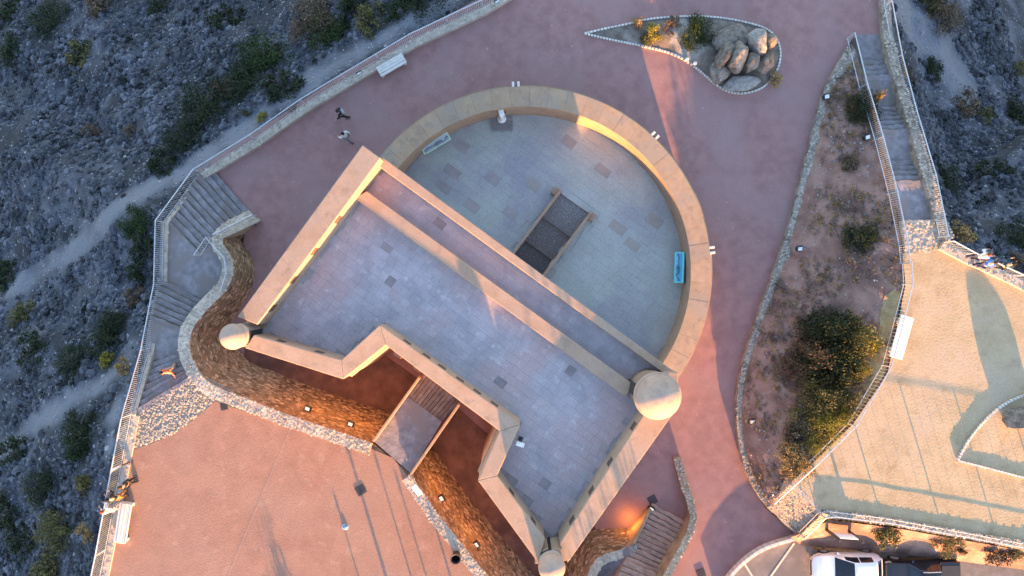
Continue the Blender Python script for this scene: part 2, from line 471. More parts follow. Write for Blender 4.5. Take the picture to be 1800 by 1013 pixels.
def band(pa, pb):
    return [(pa[i], pa[i + 1], pb[i + 1], pb[i]) for i in range(len(pa) - 1)]
def resample(pts, step):
    out = [Vector(pts[0])]
    for a, b in zip(pts[:-1], pts[1:]):
        a, b = Vector(a), Vector(b); n = max(1, int((b - a).length / step + .5))
        out += [a.lerp(b, (i + 1) / n) for i in range(n)]
    return out
def smooth_line(pts, it=2):
    pts = [Vector(p) for p in pts]
    for _ in range(it):
        q = [pts[0]]
        for a, b in zip(pts[:-1], pts[1:]):
            q += [a.lerp(b, .25), a.lerp(b, .75)]
        q.append(pts[-1]); pts = q
    return pts
def offset_line(pts, d):
    """shift a line sideways (left of travel positive) in plan"""
    out = []
    for i, p in enumerate(pts):
        t = (Vector(pts[min(i + 1, len(pts) - 1)]) - Vector(pts[max(i - 1, 0)])); t.z = 0; t.normalize()
        out.append(Vector(p) + Vector((-t.y, t.x, 0)) * d)
    return out
def wall_band(name, line, width, z_bottom, mat, parent=None, bevel=.03, kind=None):
    """a wall along a line of (x, y, ztop); its body lies to the left of travel"""
    mb = MB(); off = offset_line(line, width)
    n = len(line)
    vs = []
    for a, b in zip(line, off):
        zb = z_bottom if z_bottom is not None else a[2] - .9
        vs += [(a[0], a[1], zb), (a[0], a[1], a[2]), (b[0], b[1], a[2]), (b[0], b[1], zb)]
    fs = []
    for i in range(n - 1):
        k = 4 * i
        for j in range(4):
            j2 = (j + 1) % 4
            fs.append((k + j, k + 4 + j, k + 4 + j2, k + j2))
    fs += [(0, 1, 2, 3), (4*n-1, 4*n-2, 4*n-3, 4*n-4)]
    mb.add(vs, fs)
    o = mb.build(name, mat, parent)
    return o, off

# ------------------------------------------------------------ ground sheets
FORT_TOP = 9.0; PAR_LOW = 8.2; DECK = 7.4; ENTRY = 4.2
RC = P(925, 477, 2.2); RC.z = 0
R_OUT = 325 * (CAM_H - 2.2) / CAM_H * MPP; R_IN = 290 * (CAM_H - 2.2) / CAM_H * MPP
def zroad(x, y):
    t = min(1, max(0, (-4 - y) / 13)); s = min(1, max(0, (x - 5.0) / 4)); s = s * s * (3 - 2 * s)
    return .35 * t * s + 0.02 * mnoise.noise((x * .35, y * .35, 1))
body_px = [(637,255,9),(414,560,9),(404,596,9),(430,612,9),(603,667,9),(678,607,9),(878,758,9),(840,845,9),(945,990,9),(970,1012,9),(998,990,9),(1192,716,9),(1192,657,8.2),(672,276,8.2)]
body = [P(*q) for q in body_px]
EL = [(450,384,0.1),(383,418,1.9),(407,448,2.0),(413,478,2.1),(400,511,2.3),(370,538,2.8),(347,565,3.2),(333,591,3.6),(334,622,4.1),(350,654,4.3),(372,678,4.3),(440,703,4.3),(500,727,4.3),(560,747,4.3),(655,779,4.3)]
plaza_px = [(900,-140),(847,-5),(720,62),(600,132),(437,240),(345,300),(360,306),(432,398),(425,440),(380,620),(420,720),(640,800),(740,860),(860,1040),(985,1150),(1040,1100),(1090,1000),(1120,960),(1150,900),(1180,1030),(1130,1130),(1290,1130),(1290,1008),(1312,985),(1345,962),(1402,944),(1345,893),(1300,800),(1291,690),(1322,580),(1372,450),(1407,320),(1428,230),(1445,160),(1488,84),(1500,66),(1556,64),(1560,-140)]
def drop_plaza(x, y):
    r = math.hypot(x - RC.x, y - RC.y)
    if r < (R_OUT + R_IN) / 2 and (x + 6.12) * .592 + (y - 6.18) * .806 > -.6: return True
    return False
sheet('plaza', [P(u, v, zroad(*P(u, v)[:2])) for u, v in plaza_px], zroad, .5, M['plaza'], drop=drop_plaza)

# the higher square in front of the gate
entry_edge = EL[9:]
right_top = [(722,834,4.3),(742,862,4.3),(765,897,4.3),(815,960,4.3),(870,1028,4.3),(940,1110,4.3),(985,1150,4.3)]
ep = [P(205,760,ENTRY), P(222,738,ENTRY), P(330,668,ENTRY)] + [P(u, v, ENTRY) for u, v, z in entry_edge] + [P(u, v, ENTRY) for u, v, z in right_top] + [P(1040,1160,ENTRY), P(1250,1250,ENTRY), P(1250,1500,ENTRY), P(-40,1500,ENTRY), P(60,1300,ENTRY), P(150,1060,ENTRY), P(167,978,ENTRY), P(195,828,ENTRY)]
mb = MB(); mb.prism([(p.x, p.y) for p in ep], -2.5, ENTRY - .03)
o = mb.build('entrance_terrace', M['rubble']); o['kind'] = 'structure'
pv = [(214,797),(255,784),(300,766),(340,738),(378,706),(440,727),(500,748),(560,766),(645,786),(690,805),(718,838),(742,890),(790,955),(850,1030),(960,1160),(1250,1260),(1250,1500),(-40,1500),(70,1300),(160,1050),(183,978),(204,880),(212,828)]
def zentry(x, y): return ENTRY + .012 * mnoise.noise((x * .6, y * .6, 5))
sheet('entrance_square', [P(u, v, ENTRY) for u, v in pv], zentry, .8, M['entry'])

dpx = [(470,560),(438,600),(430,640),(500,705),(660,765),(735,825),(870,1000),(985,1130),(1035,1080),(1060,985),(1050,935),(1020,900),(900,800),(760,680),(640,600),(520,560)]
dl_ = [P(u, v, .02) for u, v in dpx]
dl_ = [p + Vector((random.uniform(-.15,.15), random.uniform(-.15,.15), 0)) for p in smooth_line(dl_, 1)]
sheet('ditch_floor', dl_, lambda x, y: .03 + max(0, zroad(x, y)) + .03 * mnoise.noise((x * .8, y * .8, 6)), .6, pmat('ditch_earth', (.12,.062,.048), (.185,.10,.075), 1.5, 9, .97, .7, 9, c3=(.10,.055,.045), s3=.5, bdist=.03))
for q in ([(512,752),(462,868),(398,1020)],):
    pj = resample([P(u, v, ENTRY) for u, v in q], .6); mb = MB()
    for a, b in zip(pj[:-1], pj[1:]):
        n_ = Vector((-(b-a).y, (b-a).x, 0)).normalized() * .008; z_ = Vector((0, 0, .022)); mb.add([a + n_ + z_, a - n_ + z_, b - n_ + z_, b + n_ + z_], [(0,1,2,3)])
    tag(mb.build('expansion_joint', M['mortar']), kind='structure')
# ------------------------------------------------------------ the fort
fort = empty('fort', P(780, 520, 0), 'ochre walled artillery fort with round gun battery, paved roof and three domed turrets', 'fort')
mb = MB(); mb.prism([(p.x, p.y) for p in body], -.5, DECK)
mb.build('wall', M['plaster'], fort)
# string course
cp = [P(*q) for q in body_px[:12]]
mb = MB(); mb.tube([(p.x, p.y, 7.15) for p in cp], .11, 6)
mb.build('string_course', M['plaster'], fort, smooth=True)

def cut_out(obj, cutter):
    c = cutter.build('cutter', None)
    m = obj.modifiers.new('b', 'BOOLEAN'); m.operation = 'DIFFERENCE'; m.solver = 'EXACT'; m.use_self = True; m.object = c
    dg = bpy.context.evaluated_depsgraph_get()
    me = bpy.data.meshes.new_from_object(obj.evaluated_get(dg))
    obj.modifiers.clear(); obj.data = me
    bpy.data.objects.remove(c)

def parapet(outer, inner, z, loops=(), name='parapet'):
    pts = [P(*outer[0], z), P(*outer[1], z), P(*inner[1], z), P(*inner[0], z)]
    mb = MB(); mb.prism([(p.x, p.y) for p in pts], DECK - .02, [z - .015, z - .015, z, z])
    o = mb.build(name, M['plaster'], fort, bevel=.035, seg=2)
    if loops:
        a, b = pts[3], pts[2]
        d = (b - a); d.z = 0; d.normalize(); rz = math.atan2(d.y, d.x)
        nrm = Vector((-d.y, d.x, 0))
        if nrm.dot(pts[0] - pts[3]) < 0: nrm = -nrm
        cm = MB(); sills = []
        for u, v in loops:
            q = P(u, v, z - .3); t = (q - a).dot(d); q = a + d * t
            cm.box(q + nrm * .35 + Vector((0, 0, -.52)), (.42, .90, .72), rz)
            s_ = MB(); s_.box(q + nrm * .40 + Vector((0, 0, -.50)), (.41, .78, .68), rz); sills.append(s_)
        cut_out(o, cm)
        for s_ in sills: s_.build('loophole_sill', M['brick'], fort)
    return o
inner = [(446,589),(600,633),(668,571),(915,746),(874,836),(958,948)]
outer = [(430,612),(603,667),(678,607),(878,758),(840,845),(946,990)]
parapet(((637,255),(417,557)), ((669,278),(452,571)), FORT_TOP, [(588,382),(546,438),(511,490),(474,540)])
parapet(outer[0:2], inner[0:2], FORT_TOP, [(492,600),(559,622)])
parapet(outer[1:3], inner[1:3], FORT_TOP)
parapet(outer[2:4], inner[2:4], FORT_TOP, [(715,602),(748,628),(775,648),(807,670),(838,691),(868,713)])
parapet(outer[3:5], inner[3:5], FORT_TOP)
parapet(outer[4:6], inner[4:6], FORT_TOP, [(897,868),(934,920)])
parapet(((998,990),(1192,716)), ((984,955),(1143,712)), FORT_TOP, [(1117,752),(1075,815),(1042,866),(1007,918)])
def low_wall(outer, inner_, z, name):
    pts = [P(*outer[0], z), P(*outer[1], z), P(*inner_[1], z), P(*inner_[0], z)]
    mb = MB(); mb.prism([(p.x, p.y) for p in pts], DECK - .02, z)
    return mb.build(name, M['plaster'], fort, bevel=.03, seg=2)
low_wall(((672,276),(1190,657)), ((660,288),(1168,657)), PAR_LOW, 'low_parapet')
low_wall(((1192,655),(1192,716)), ((1168,655),(1150,712)), 8.6, 'low_parapet')
low_wall(((940,992),(1004,985)), ((954,966),(990,964)), 8.95, 'low_parapet')  # filler added at the tip to keep sun streaks off the roof
low_wall(((645,336),(1118,679)), ((622,348),(1098,697)), PAR_LOW - .15, 'ridge_wall')

def turret(u, v, r_px, zc, label, ledge=True):
    c = P(u, v, zc); r = r_px * (CAM_H - zc) / CAM_H * MPP
    mb = MB()
    z0 = 5.2
    prof = [(.12, z0 - 1.0), (r * .55, z0 - .5), (r * .93, z0), (r * .93, zc - r * .25)]
    if ledge: prof += [(r * 1.03, zc - r * .22), (r * 1.03, zc - r * .1), (r * .95, zc - r * .08)]
    mb.lathe(prof, (c.x, c.y, 0), 40)
    o = mb.build('turret', M['dome'], fort, smooth=True); o['label'] = label
    mb = MB()
    rr = r * .955 if ledge else r
    prof = [(rr * math.cos(t), zc - r * .1 + rr * 1.0 * math.sin(t)) for t in np.linspace(0, R(88), 18)]
    mb.lathe(prof, (c.x, c.y, 0), 48)
    d = mb.build('dome', M['dome'], o, world=True, smooth=True)
    d.location = (0, 0, 0)
    # narrow doorway towards the roof
    dirv = (P(800, 620, zc) - c); dirv.z = 0; dirv.normalize()
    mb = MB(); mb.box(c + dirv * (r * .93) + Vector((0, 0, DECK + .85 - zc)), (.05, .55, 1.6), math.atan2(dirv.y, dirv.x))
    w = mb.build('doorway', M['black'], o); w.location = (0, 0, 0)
    return o
turret(1157, 697, 41, 9.9, 'large round turret with smooth dome beside the gun battery')
turret(409, 592, 23, 9.6, 'small domed corner turret above the curved ditch wall', False)
turret(970, 998, 24, 9.6, 'small domed turret at the tip of the bastion', False)

# flagstones of the roof
bed = MB(); 
roof = [P(669,278,9), P(452,571,9), P(438,594,9), P(600,633,9), P(668,571,9), P(915,746,9), P(874,836,9), P(956,945,9), P(968,980,9), P(985,955,9), P(1127,736,9), P(1168,657,8.2)]
bed.prism([(p.x, p.y) for p in roof], DECK - .05, DECK + .012)
floor_o = bed.build('roof_terrace', M['mortar'], fort)
ud = (P(1118, 679, 8) - P(645, 336, 8)); ud.z = 0; ud.normalize(); vd = Vector((-ud.y, ud.x, 0))
ang = math.atan2(ud.y, ud.x)
def lay_flags(region, pitch_u, pitch_v, z, parent, mat, mat_field, name, field_name, gap=.018, skip=None, th=.05, rough=.006, most=300, dark=None):
    lens = [pitch_u * k for k in (.72, .86, 1.0, 1.16, 1.34)]
    wids = [pitch_v * k for k in (.88, 1.0, 1.14)]
    lib = {}
    us = [p.x * ud.x + p.y * ud.y for p in region]; vs_ = [p.x * vd.x + p.y * vd.y for p in region]
    spots = []
    v = min(vs_)
    while v < max(vs_):
        w = random.choice(wids); u = min(us) - random.random() * pitch_u
        while u < max(us):
            l = random.choice(lens)
            c = ud * (u + l / 2) + vd * (v + w / 2)
            if in_poly(c.x, c.y, region) and not (skip and skip(c.x, c.y)): spots.append((c, l, w))
            u += l
        v += w
    spots.sort(key=lambda q: -q[1] * q[2] + random.random() * .01)
    big = spots[:most]; rest = spots[most:]
    for c, l, w in big:
        dk = dark is not None and random.random() < .035
        key = (l, w, dk)
        if key not in lib:
            mb = MB(); mb.box((0, 0, 0), (l - gap, w - gap, th)); m_ = mb.build(name, dark if dk else mat, None, bevel=.004)
            lib[key] = m_.data; bpy.data.objects.remove(m_)
        o = bpy.data.objects.new(name, lib[key]); COL.objects.link(o); o.parent = parent
        o.location = (c.x, c.y, z - th / 2 + random.uniform(0, rough)); o.rotation_euler = (random.uniform(-.004, .004), random.uniform(-.004, .004), ang)
    if rest:
        mb = MB()
        for c, l, w in rest: mb.box((c.x, c.y, z - th / 2 + random.uniform(0, rough)), (l - gap, w - gap, th), ang)
        o = mb.build(field_name, mat_field, parent); o.location = (0, 0, 0); o['kind'] = 'stuff'
lay_flags(roof, .50, .40, DECK + .04, floor_o, M['flag'], M['flag_bed'], 'flagstone', 'flagstone_field', gap=.004, dark=M['flag_dark'], rough=.003)

# the gun battery: ring wall, coping, courtyard, ramp
def arc(r, a0, a1, n): return [Vector((RC.x + r * math.cos(R(a0 + (a1 - a0) * i / n)), RC.y + r * math.sin(R(a0 + (a1 - a0) * i / n)), 0)) for i in range(n + 1)]
A0, A1 = -40.5, 144.5
ri, ro_ = arc(R_IN, A0, A1, 90), arc(R_OUT - .04, A0, A1, 90)
mb = MB()
for i in range(90):
    pass
vs = []
for a, b in zip(ri, ro_): vs += [(a.x, a.y, -.6), (b.x, b.y, -.6), (b.x, b.y, 2.10), (a.x, a.y, 2.10)]
fs = []
for i in range(90):
    k = 4 * i
    fs += [(k, k+1, k+5, k+4)[::-1], (k+1, k+2, k+6, k+5)[::-1], (k+2, k+3, k+7, k+6)[::-1], (k+3, k, k+4, k+7)[::-1]]
fs += [(0,1,2,3), (363,362,361,360)]
mb.add(vs, fs)
ring = mb.build('battery_wall', M['plaster'], fort)
nseg = 30
for i in range(nseg):
    a0 = A0 + (A1 - A0) * i / nseg + .02; a1 = A0 + (A1 - A0) * (i + 1) / nseg - .02
    pa, pb = arc(R_IN - .02, a0, a1, 4), arc(R_OUT, a0, a1, 4)
    mb = MB(); mb.prism([(p.x, p.y) for p in pa] + [(p.x, p.y) for p in pb[::-1]], 2.10, 2.2 + random.uniform(-.004, .004))
    o = mb.build('coping_slab', M['ringtop'], ring, bevel=.004); o.location = (0, 0, 0)
# outer kerb line and water spouts on the ring
pa, pb = arc(R_OUT + .0, A0, A1, 90), arc(R_OUT + .14, A0, A1, 90)
mb = MB()
vs = []
for a, b in zip(pa, pb): vs += [(a.x, a.y, 1.7), (b.x, b.y, 1.7), (b.x, b.y, 1.95), (a.x, a.y, 1.95)]
mb.add(vs, fs); o = mb.build('outer_ledge', M['ringtop'], ring); o.location = (0, 0, 0)
for th_ in (93.2, 46.5, 6.5):
    mb = MB()
    for s in (-1, 1):
        c = Vector((RC.x + (R_OUT + .08) * math.cos(R(th_)), RC.y + (R_OUT + .08) * math.sin(R(th_)), 2.06)) + Vector((-math.sin(R(th_)), math.cos(R(th_)), 0)) * .15 * s
        mb.box(c, (.42, .13, .26), R(th_))
    o = mb.build('water_spout', M['bench'], ring, bevel=.015); o.location = (0, 0, 0)
CZ = .2
nl = Vector((.592, .806, 0)); ld = Vector((13.9, -10.22, 0)).normalized(); lp = Vector((-6.12, 6.18, 0))
def on_line(p):
    return lp + ld * (p - lp).dot(ld)
rtl, rtr = P(985,340,CZ), P(1035,375,CZ)
rdir = (P(905,446,CZ) - rtl); rdir.z = 0; rdir.normalize()
def hit(p):   # follow the ramp to the fort wall
    t = ((lp - p).dot(nl)) / rdir.dot(nl); return p + rdir * (t + .3)
rbl, rbr = hit(rtl), hit(rtr)
court = [on_line(arc(R_IN + .3, A1, A1, 1)[0]) - nl * .3, on_line(arc(R_IN + .3, A0, A0, 1)[0]) - nl * .3] + arc(R_IN + .25, A0, A1, 60)
court = [Vector((p.x, p.y, CZ - .03)) for p in court]
bm = bmesh.new(); f = bm.faces.new([bm.verts.new(p) for p in court])
rs_ = (rtr - rtl); rs_.z = 0; rs_.normalize(); rn_ = Vector((-rdir.y, rdir.x, 0))
for co, no in ((rtl, rn_), (rtr, rn_), (rtl, Vector((-rs_.y, rs_.x, 0)))):
    bmesh.ops.bisect_plane(bm, geom=bm.verts[:] + bm.edges[:] + bm.faces[:], plane_co=co, plane_no=no)
rq = [rtl, rtr, rbr + rdir, rbl + rdir]
bmesh.ops.delete(bm, geom=[f for f in bm.faces if in_poly(*f.calc_center_median()[:2], rq)], context='FACES')
bmesh.ops.triangulate(bm, faces=bm.faces[:])
for f in bm.faces:
    if f.normal.z < 0: f.normal_flip()
me = bpy.data.meshes.new('courtyard_floor'); bm.to_mesh(me); bm.free()
cf = link_mesh('courtyard_floor', me, M['court'], fort)
rc_ = [rtl - rdir * .25 , rtr - rdir * .25, rbr, rbl]
cx = sum(p.x for p in rc_) / 4; cy = sum(p.y for p in rc_) / 4
rexp = [Vector((cx + (p.x - cx) * 1.12, cy + (p.y - cy) * 1.12, 0)) for p in rc_]
rexp[0] = rtl - rdir * .22 + (rtl - rtr).normalized() * .32; rexp[1] = rtr - rdir * .22 + (rtr - rtl).normalized() * .32
rexp[2] = rbr + (rtr - rtl).normalized() * .32; rexp[3] = rbl + (rtl - rtr).normalized() * .32
lay_flags(court, .66, .46, CZ, cf, M['court'], M['court_bed'], 'paving_slab', 'paving_slab_field', gap=.003, skip=lambda x, y: in_poly(x, y, rexp) or math.hypot(x - RC.x, y - RC.y) > R_IN + .2, rough=.002)
for u, v in [(795,302),(779,329),(866,314),(829,362),(897,374),(937,324),(812,257),(1137,273),(1112,430),(1086,400),(1060,300),(1150,388),(1000,250)]:
    mb = MB(); p = P(u, v, CZ); mb.box((p.x, p.y, CZ - .018), (.92 * random.uniform(.85, 1.1), .56 * random.uniform(.9, 1.1), .06), ang)
    o = mb.build('paving_slab', M['court_dark' if u < 910 else 'court_mid'], cf, bevel=.006); o.location = (0, 0, 0)
# ramp of three pebbled flights
for i in range(3):
    t0, t1 = i / 3, (i + 1) / 3
    q = [rtl.lerp(rbl, t0), rtr.lerp(rbr, t0), rtr.lerp(rbr, t1), rtl.lerp(rbl, t1)]
    zt = .08 - .62 * i
    mb = MB(); mb.prism([(p.x, p.y) for p in q], -3, [zt, zt, zt - .42, zt - .42])
    o = mb.build('ramp_flight', M['gravel'], fort)
side = (rtr - rtl).normalized()
for s, pt, pb_ in ((-1, rtl, rbl), (1, rtr, rbr)):
    a = pt - rdir * .12; b = pb_
    q = [a, b, b + side * s * .16, a + side * s * .16]
    mb = MB(); mb.prism([(p.x, p.y) for p in q], -3, .78)
    mb.build('ramp_wall', M['plaster'], fort, bevel=.02)
    e0 = a + side * s * .16
    q = [e0, e0 + rdir * .45, e0 + rdir * .45 + side * s * .3, e0 + side * s * .3]
    mb = MB(); mb.prism([(p.x, p.y) for p in q], 0, .5); mb.build('ramp_pier', M['plaster'], fort, bevel=.02)
# ------------------------------------------------------------ ditch retaining walls
def ditch_wall(name, top, zbase, side, label, coping=None, dens=26, batter=.2):
    """top: world points of the upper edge; side: +1 when the ditch lies left of travel"""
    top = resample(smooth_line(top, 2), .5)
    foot = []
    nrm = offset_line(top, 1.0)
    for p, q in zip(top, nrm):
        n = (q - p) * side; h = max(.05, p.z - zbase)
        foot.append(Vector((p.x, p.y, zbase - .1)) + n * (batter * h))
    th = empty(name, (top[len(top)//2].x, top[len(top)//2].y, zbase), label, 'retaining wall')
    mb = MB(); n = len(top)
    mid = [p.lerp(q, .5) + Vector((0, 0, 0)) for p, q in zip(top, foot)]
    mb.v = [tuple(p) for p in top] + [tuple(p) for p in mid] + [tuple(p) for p in foot]
    for i in range(n - 1):
        for k in (0, n): mb.f.append((k + i, k + i + 1, k + n + i + 1, k + n + i))
    mb.build('wall_face', M['rubble'], th)
    qs = [(top[i], top[i+1], foot[i+1], foot[i]) for i in range(n - 1)]
    stones('wall_stones', qs, dens, .30, M['facing'], th, hgt=.13, sink=.35, align=True)
    back = [p + (p - q) * side * (coping or .45) for p, q in zip(top, nrm)]
    mb = MB()
    for i in range(n - 1):
        a, b, c, d = top[i], top[i+1], back[i+1], back[i]
        mb.hexa([(p.x, p.y, p.z - .5) for p in (a, b, c, d)][:], [(p.x, p.y, p.z + .05) for p in (a, b, c, d)])
    mb.build('coping', M['stone'], th)
    stones('coping_stones', [(top[i] + Vector((0,0,.05)), top[i+1] + Vector((0,0,.05)), back[i+1] + Vector((0,0,.05)), back[i] + Vector((0,0,.05))) for i in range(n-1)], 60, .17, M['stone'], th, hgt=.2, sink=.4)
    return th
M['facing'] = pmat('masonry_facing', (.25,.17,.11), (.42,.29,.185), 2.0, 8, .95, .5, 14, island=.5, bdist=.02)
ditch_wall('ditch_wall', [P(*q) for q in EL], 0, 1, 'curving rubble wall of the dry ditch below the left corner turret', coping=.62)
ditch_wall('ditch_wall', [P(*q) for q in right_top], 0, 1, 'straight rubble ditch wall running down from the drawbridge', coping=.55)
ER = [(1036,1120,4.3),(1024,1060,4.2),(1030,1016,3.2),(1042,988,2.9),(1062,973,2.6),(1090,967,2.3),(1119,957,1.9)]
ditch_wall('ditch_wall', [P(*q) for q in ER], -.2, 1, 'short curved rubble ditch wall at the lower right bastion', coping=.5)
sheet('apron_bed', [P(u, v, ENTRY) for u, v in [(206,763),(222,740),(290,694),(332,668),(350,656),(440,705),(560,749),(655,780),(645,785),(560,766),(440,727),(378,706),(340,738),(300,766),(255,784),(214,797)]], lambda x, y: ENTRY - .012, .8, pmat('cobble_bedding', (.24,.20,.155), (.32,.27,.21), 4, 7, .95, .5, 18))
# rough cobbled apron between the stairs and the pink square
cob = stones('cobbled_apron', [tuple(P(u, v, ENTRY) for u, v in q) for q in [((207,762),(222,740),(255,782),(214,797)), ((222,740),(290,694),(300,766),(255,782)), ((290,694),(332,668),(340,736),(300,766)), ((332,668),(350,658),(376,704),(340,736))]], 120, .13, M['stone'], None, hgt=.3, sink=.3)
cob['label'] = 'pale cobbles between the stone stairs and the pink square'; cob['category'] = 'cobbles'
strip = stones('cobbled_border', [tuple(P(u, v, ENTRY) for u, v in q) for q in [((372,680),(440,705),(440,724),(380,702)), ((440,705),(560,749),(560,764),(440,724)), ((560,749),(655,780),(645,784),(560,764)), ((724,836),(765,899),(745,890),(716,838)), ((765,899),(870,1030),(850,1030),(745,890))]], 100, .13, M['stone'], None, hgt=.25, sink=.3)
strip['label'] = 'strip of cobbles edging the ditch along the pink square'; strip['category'] = 'cobbles'

# ------------------------------------------------------------ drawbridge
br = empty('drawbridge', P(730, 750, ENTRY), 'narrow bridge with timber planks crossing the ditch to the gate', 'bridge')
BZ = ENTRY + .03
q = [P(716,697,BZ), P(777,741,BZ), P(722,832,BZ), P(657,776,BZ)]
mb = MB(); mb.prism([(p.x, p.y) for p in q], -.3, BZ - .02)
mb.build('abutment', M['rubble'], br)
mb = MB(); mb.prism([(p.x, p.y) for p in q], BZ - .02, BZ + .02); mb.build('walkway', M['gravelwarm'] if 'gravelwarm' in M else M['bench2'] if 'bench2' in M else M['stair'], br)
a0, a1, b0, b1 = P(716,697,BZ), P(777,741,BZ), P(742,662,BZ), P(806,709,BZ)
mb = MB()
for t in (.12, .5, .88):
    p, q2 = a0.lerp(a1, t), b0.lerp(b1, t); d = (q2 - p)
    mb.box((p + q2) / 2 + Vector((0, 0, -.24)), (d.length + .8, .2, .26), math.atan2(d.y, d.x))
mb.build('beams', M['wood'], br)['label'] = 'timber beams under the planks'
npl = 11
for i in range(npl):
    t = (i + .5) / npl; p, q2 = a0.lerp(a1, t), b0.lerp(b1, t)
    d = q2 - p; L = d.length + .7; c = p + d.normalized() * (L / 2)
    mb = MB(); mb.box(c + Vector((0, 0, -.05 + random.uniform(-.008, .008))), (L, (a1 - a0).length / npl - .02, .1), math.atan2(d.y, d.x))
    mb.build('plank', M['wood'], br, bevel=.008)
for (u0, v0, u1, v1) in ((737,664,656,776), (807,711,722,834)):
    p, q2 = P(u0, v0, BZ + .5), P(u1, v1, BZ + .5); d = q2 - p
    mb = MB(); mb.box((p + q2) / 2 + Vector((0, 0, -.35)), (d.length, .13, .75), math.atan2(d.y, d.x))
    mb.build('side_wall', M['plaster'], br, bevel=.02)

# ------------------------------------------------------------ stairs
M['riser_shade'] = pmat('painted_riser_shade', (.10,.09,.08), (.155,.14,.125), 4, 6, .97, .5, 20)  # step shadow painted as a dark colour
def flight(parent, l0, l1, z0, z1, n, zb, rough=.012, name='step', dirt_or_shade=True):
    """l0, l1: two plan points each (left, right); climbs from z0 to z1"""
    for i in range(n):
        za = z0 + (z1 - z0) * (i + 1) / n
        f0, f1 = i / n, (i + 1) / n
        def at(k, f): 
            u = l0[k][0] + (l1[k][0] - l0[k][0]) * f; v = l0[k][1] + (l1[k][1] - l0[k][1]) * f
            p = P(u, v, z0 + (z1 - z0) * f); return p
        q = [at(0, f0), at(1, f0), at(1, f1), at(0, f1)]
        bot = min(z0, z1) + zb
        # broken nosing: subdivide the front edge with small offsets
        m = 7; pts = []
        dn = (q[3] - q[0]); dn.z = 0; dn.normalize()
        lo = i < n
        for k in range(m + 1):
            p = q[0].lerp(q[1], k / m); pts.append(p + dn * random.uniform(-.035, .035) * (0 < k < m))
        for k in range(m + 1):
            p = q[2].lerp(q[3], k / m); pts.append(p + dn * .02)
        mb = MB(); mb.prism([(p.x, p.y) for p in pts], bot, [za + random.uniform(-rough, rough) for _ in pts])
        mb.build(name, M['stair'], parent)
        if i < n - 1 and dirt_or_shade:  # dark strip paints the shade line at the riser foot
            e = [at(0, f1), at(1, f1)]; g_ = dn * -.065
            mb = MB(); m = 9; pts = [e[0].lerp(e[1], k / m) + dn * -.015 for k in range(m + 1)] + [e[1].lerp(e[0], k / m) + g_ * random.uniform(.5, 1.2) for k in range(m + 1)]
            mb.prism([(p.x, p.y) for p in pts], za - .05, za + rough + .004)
            mb.build('riser_shade_line', M['riser_shade'], parent)
def landing(parent, pts, z, zb, mat=None, name='landing'):
    mb = MB(); q = [P(u, v, z) for u, v in pts]; mb.prism([(p.x, p.y) for p in q], zb, z); return mb.build(name, mat or M['stair'], parent)
ls = empty('stone_staircase', P(330, 450, 0), 'broad grey stone staircase winding down beside the left hillside fence', 'staircase')
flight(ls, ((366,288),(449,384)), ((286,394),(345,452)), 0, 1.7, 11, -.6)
landing(ls, [(283,388),(345,451),(385,418),(408,448),(414,478),(401,512),(362,530),(280,490)], 1.7, -.6)
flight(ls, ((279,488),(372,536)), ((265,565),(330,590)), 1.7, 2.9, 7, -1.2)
landing(ls, [(262,562),(332,586),(334,622),(312,624),(251,646)], 2.9, -.6)
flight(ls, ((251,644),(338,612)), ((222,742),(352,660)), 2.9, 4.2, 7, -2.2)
# stringer wall along the open side of the upper flight
so_, _ = wall_band('side_wall', [P(453,383,.25), P(420,399,1.0), P(383,416,1.95)], .22, -.3, M['stone'], ls)
# lower right stairs
rs = empty('stone_staircase', P(1150, 940, -.5), 'short reddish stone stairs rising beside the bastion at the bottom', 'staircase')
M['stair_red'] = pmat('reddish_stone_stair', (.34,.215,.17), (.46,.31,.245), 3.0, 8, .95, .6, 9, rand=.12, bdist=.03)
_sv = M['stair']; M['stair'] = M['stair_red']
flight(rs, ((1146,884),(1212,921)), ((1098,985),(1166,1014)), .2, 2.4, 12, -.8)
flight(rs, ((1098,985),(1166,1014)), ((1052,1080),(1124,1108)), 2.4, 4.2, 10, -2.5)
M['stair'] = _sv
landing(rs, [(1119,957),(1098,986),(1075,1034),(1030,1040),(1030,1016),(1042,988),(1062,973),(1090,967)], 2.3, -.8)
lw, off = wall_band('side_wall', [Vector(p) for p in smooth_line([P(1184,806,.4), P(1195,850,.6), P(1210,890,.85), P(1214,920,1.2), P(1196,958,2.1), P(1172,1000,3.2), P(1128,1080,4.3)], 2)], .42, -1.3, M['facing'], rs)
ln = [Vector(p) for p in smooth_line([P(1184,806,.41), P(1195,850,.61), P(1210,890,.86), P(1214,920,1.21), P(1196,958,2.11), P(1172,1000,3.21), P(1128,1080,4.3)], 2)]
stones('wall_cap_stones', band(ln, offset_line(ln, .42)), 60, .16, M['stone'], rs, hgt=.25)
ll, _ = wall_band('side_wall', [Vector(p) for p in smooth_line([P(1111,968,2.35), P(1130,930,1.5), P(1147,893,.5)], 1)], .16, -.8, M['facing'], rs)

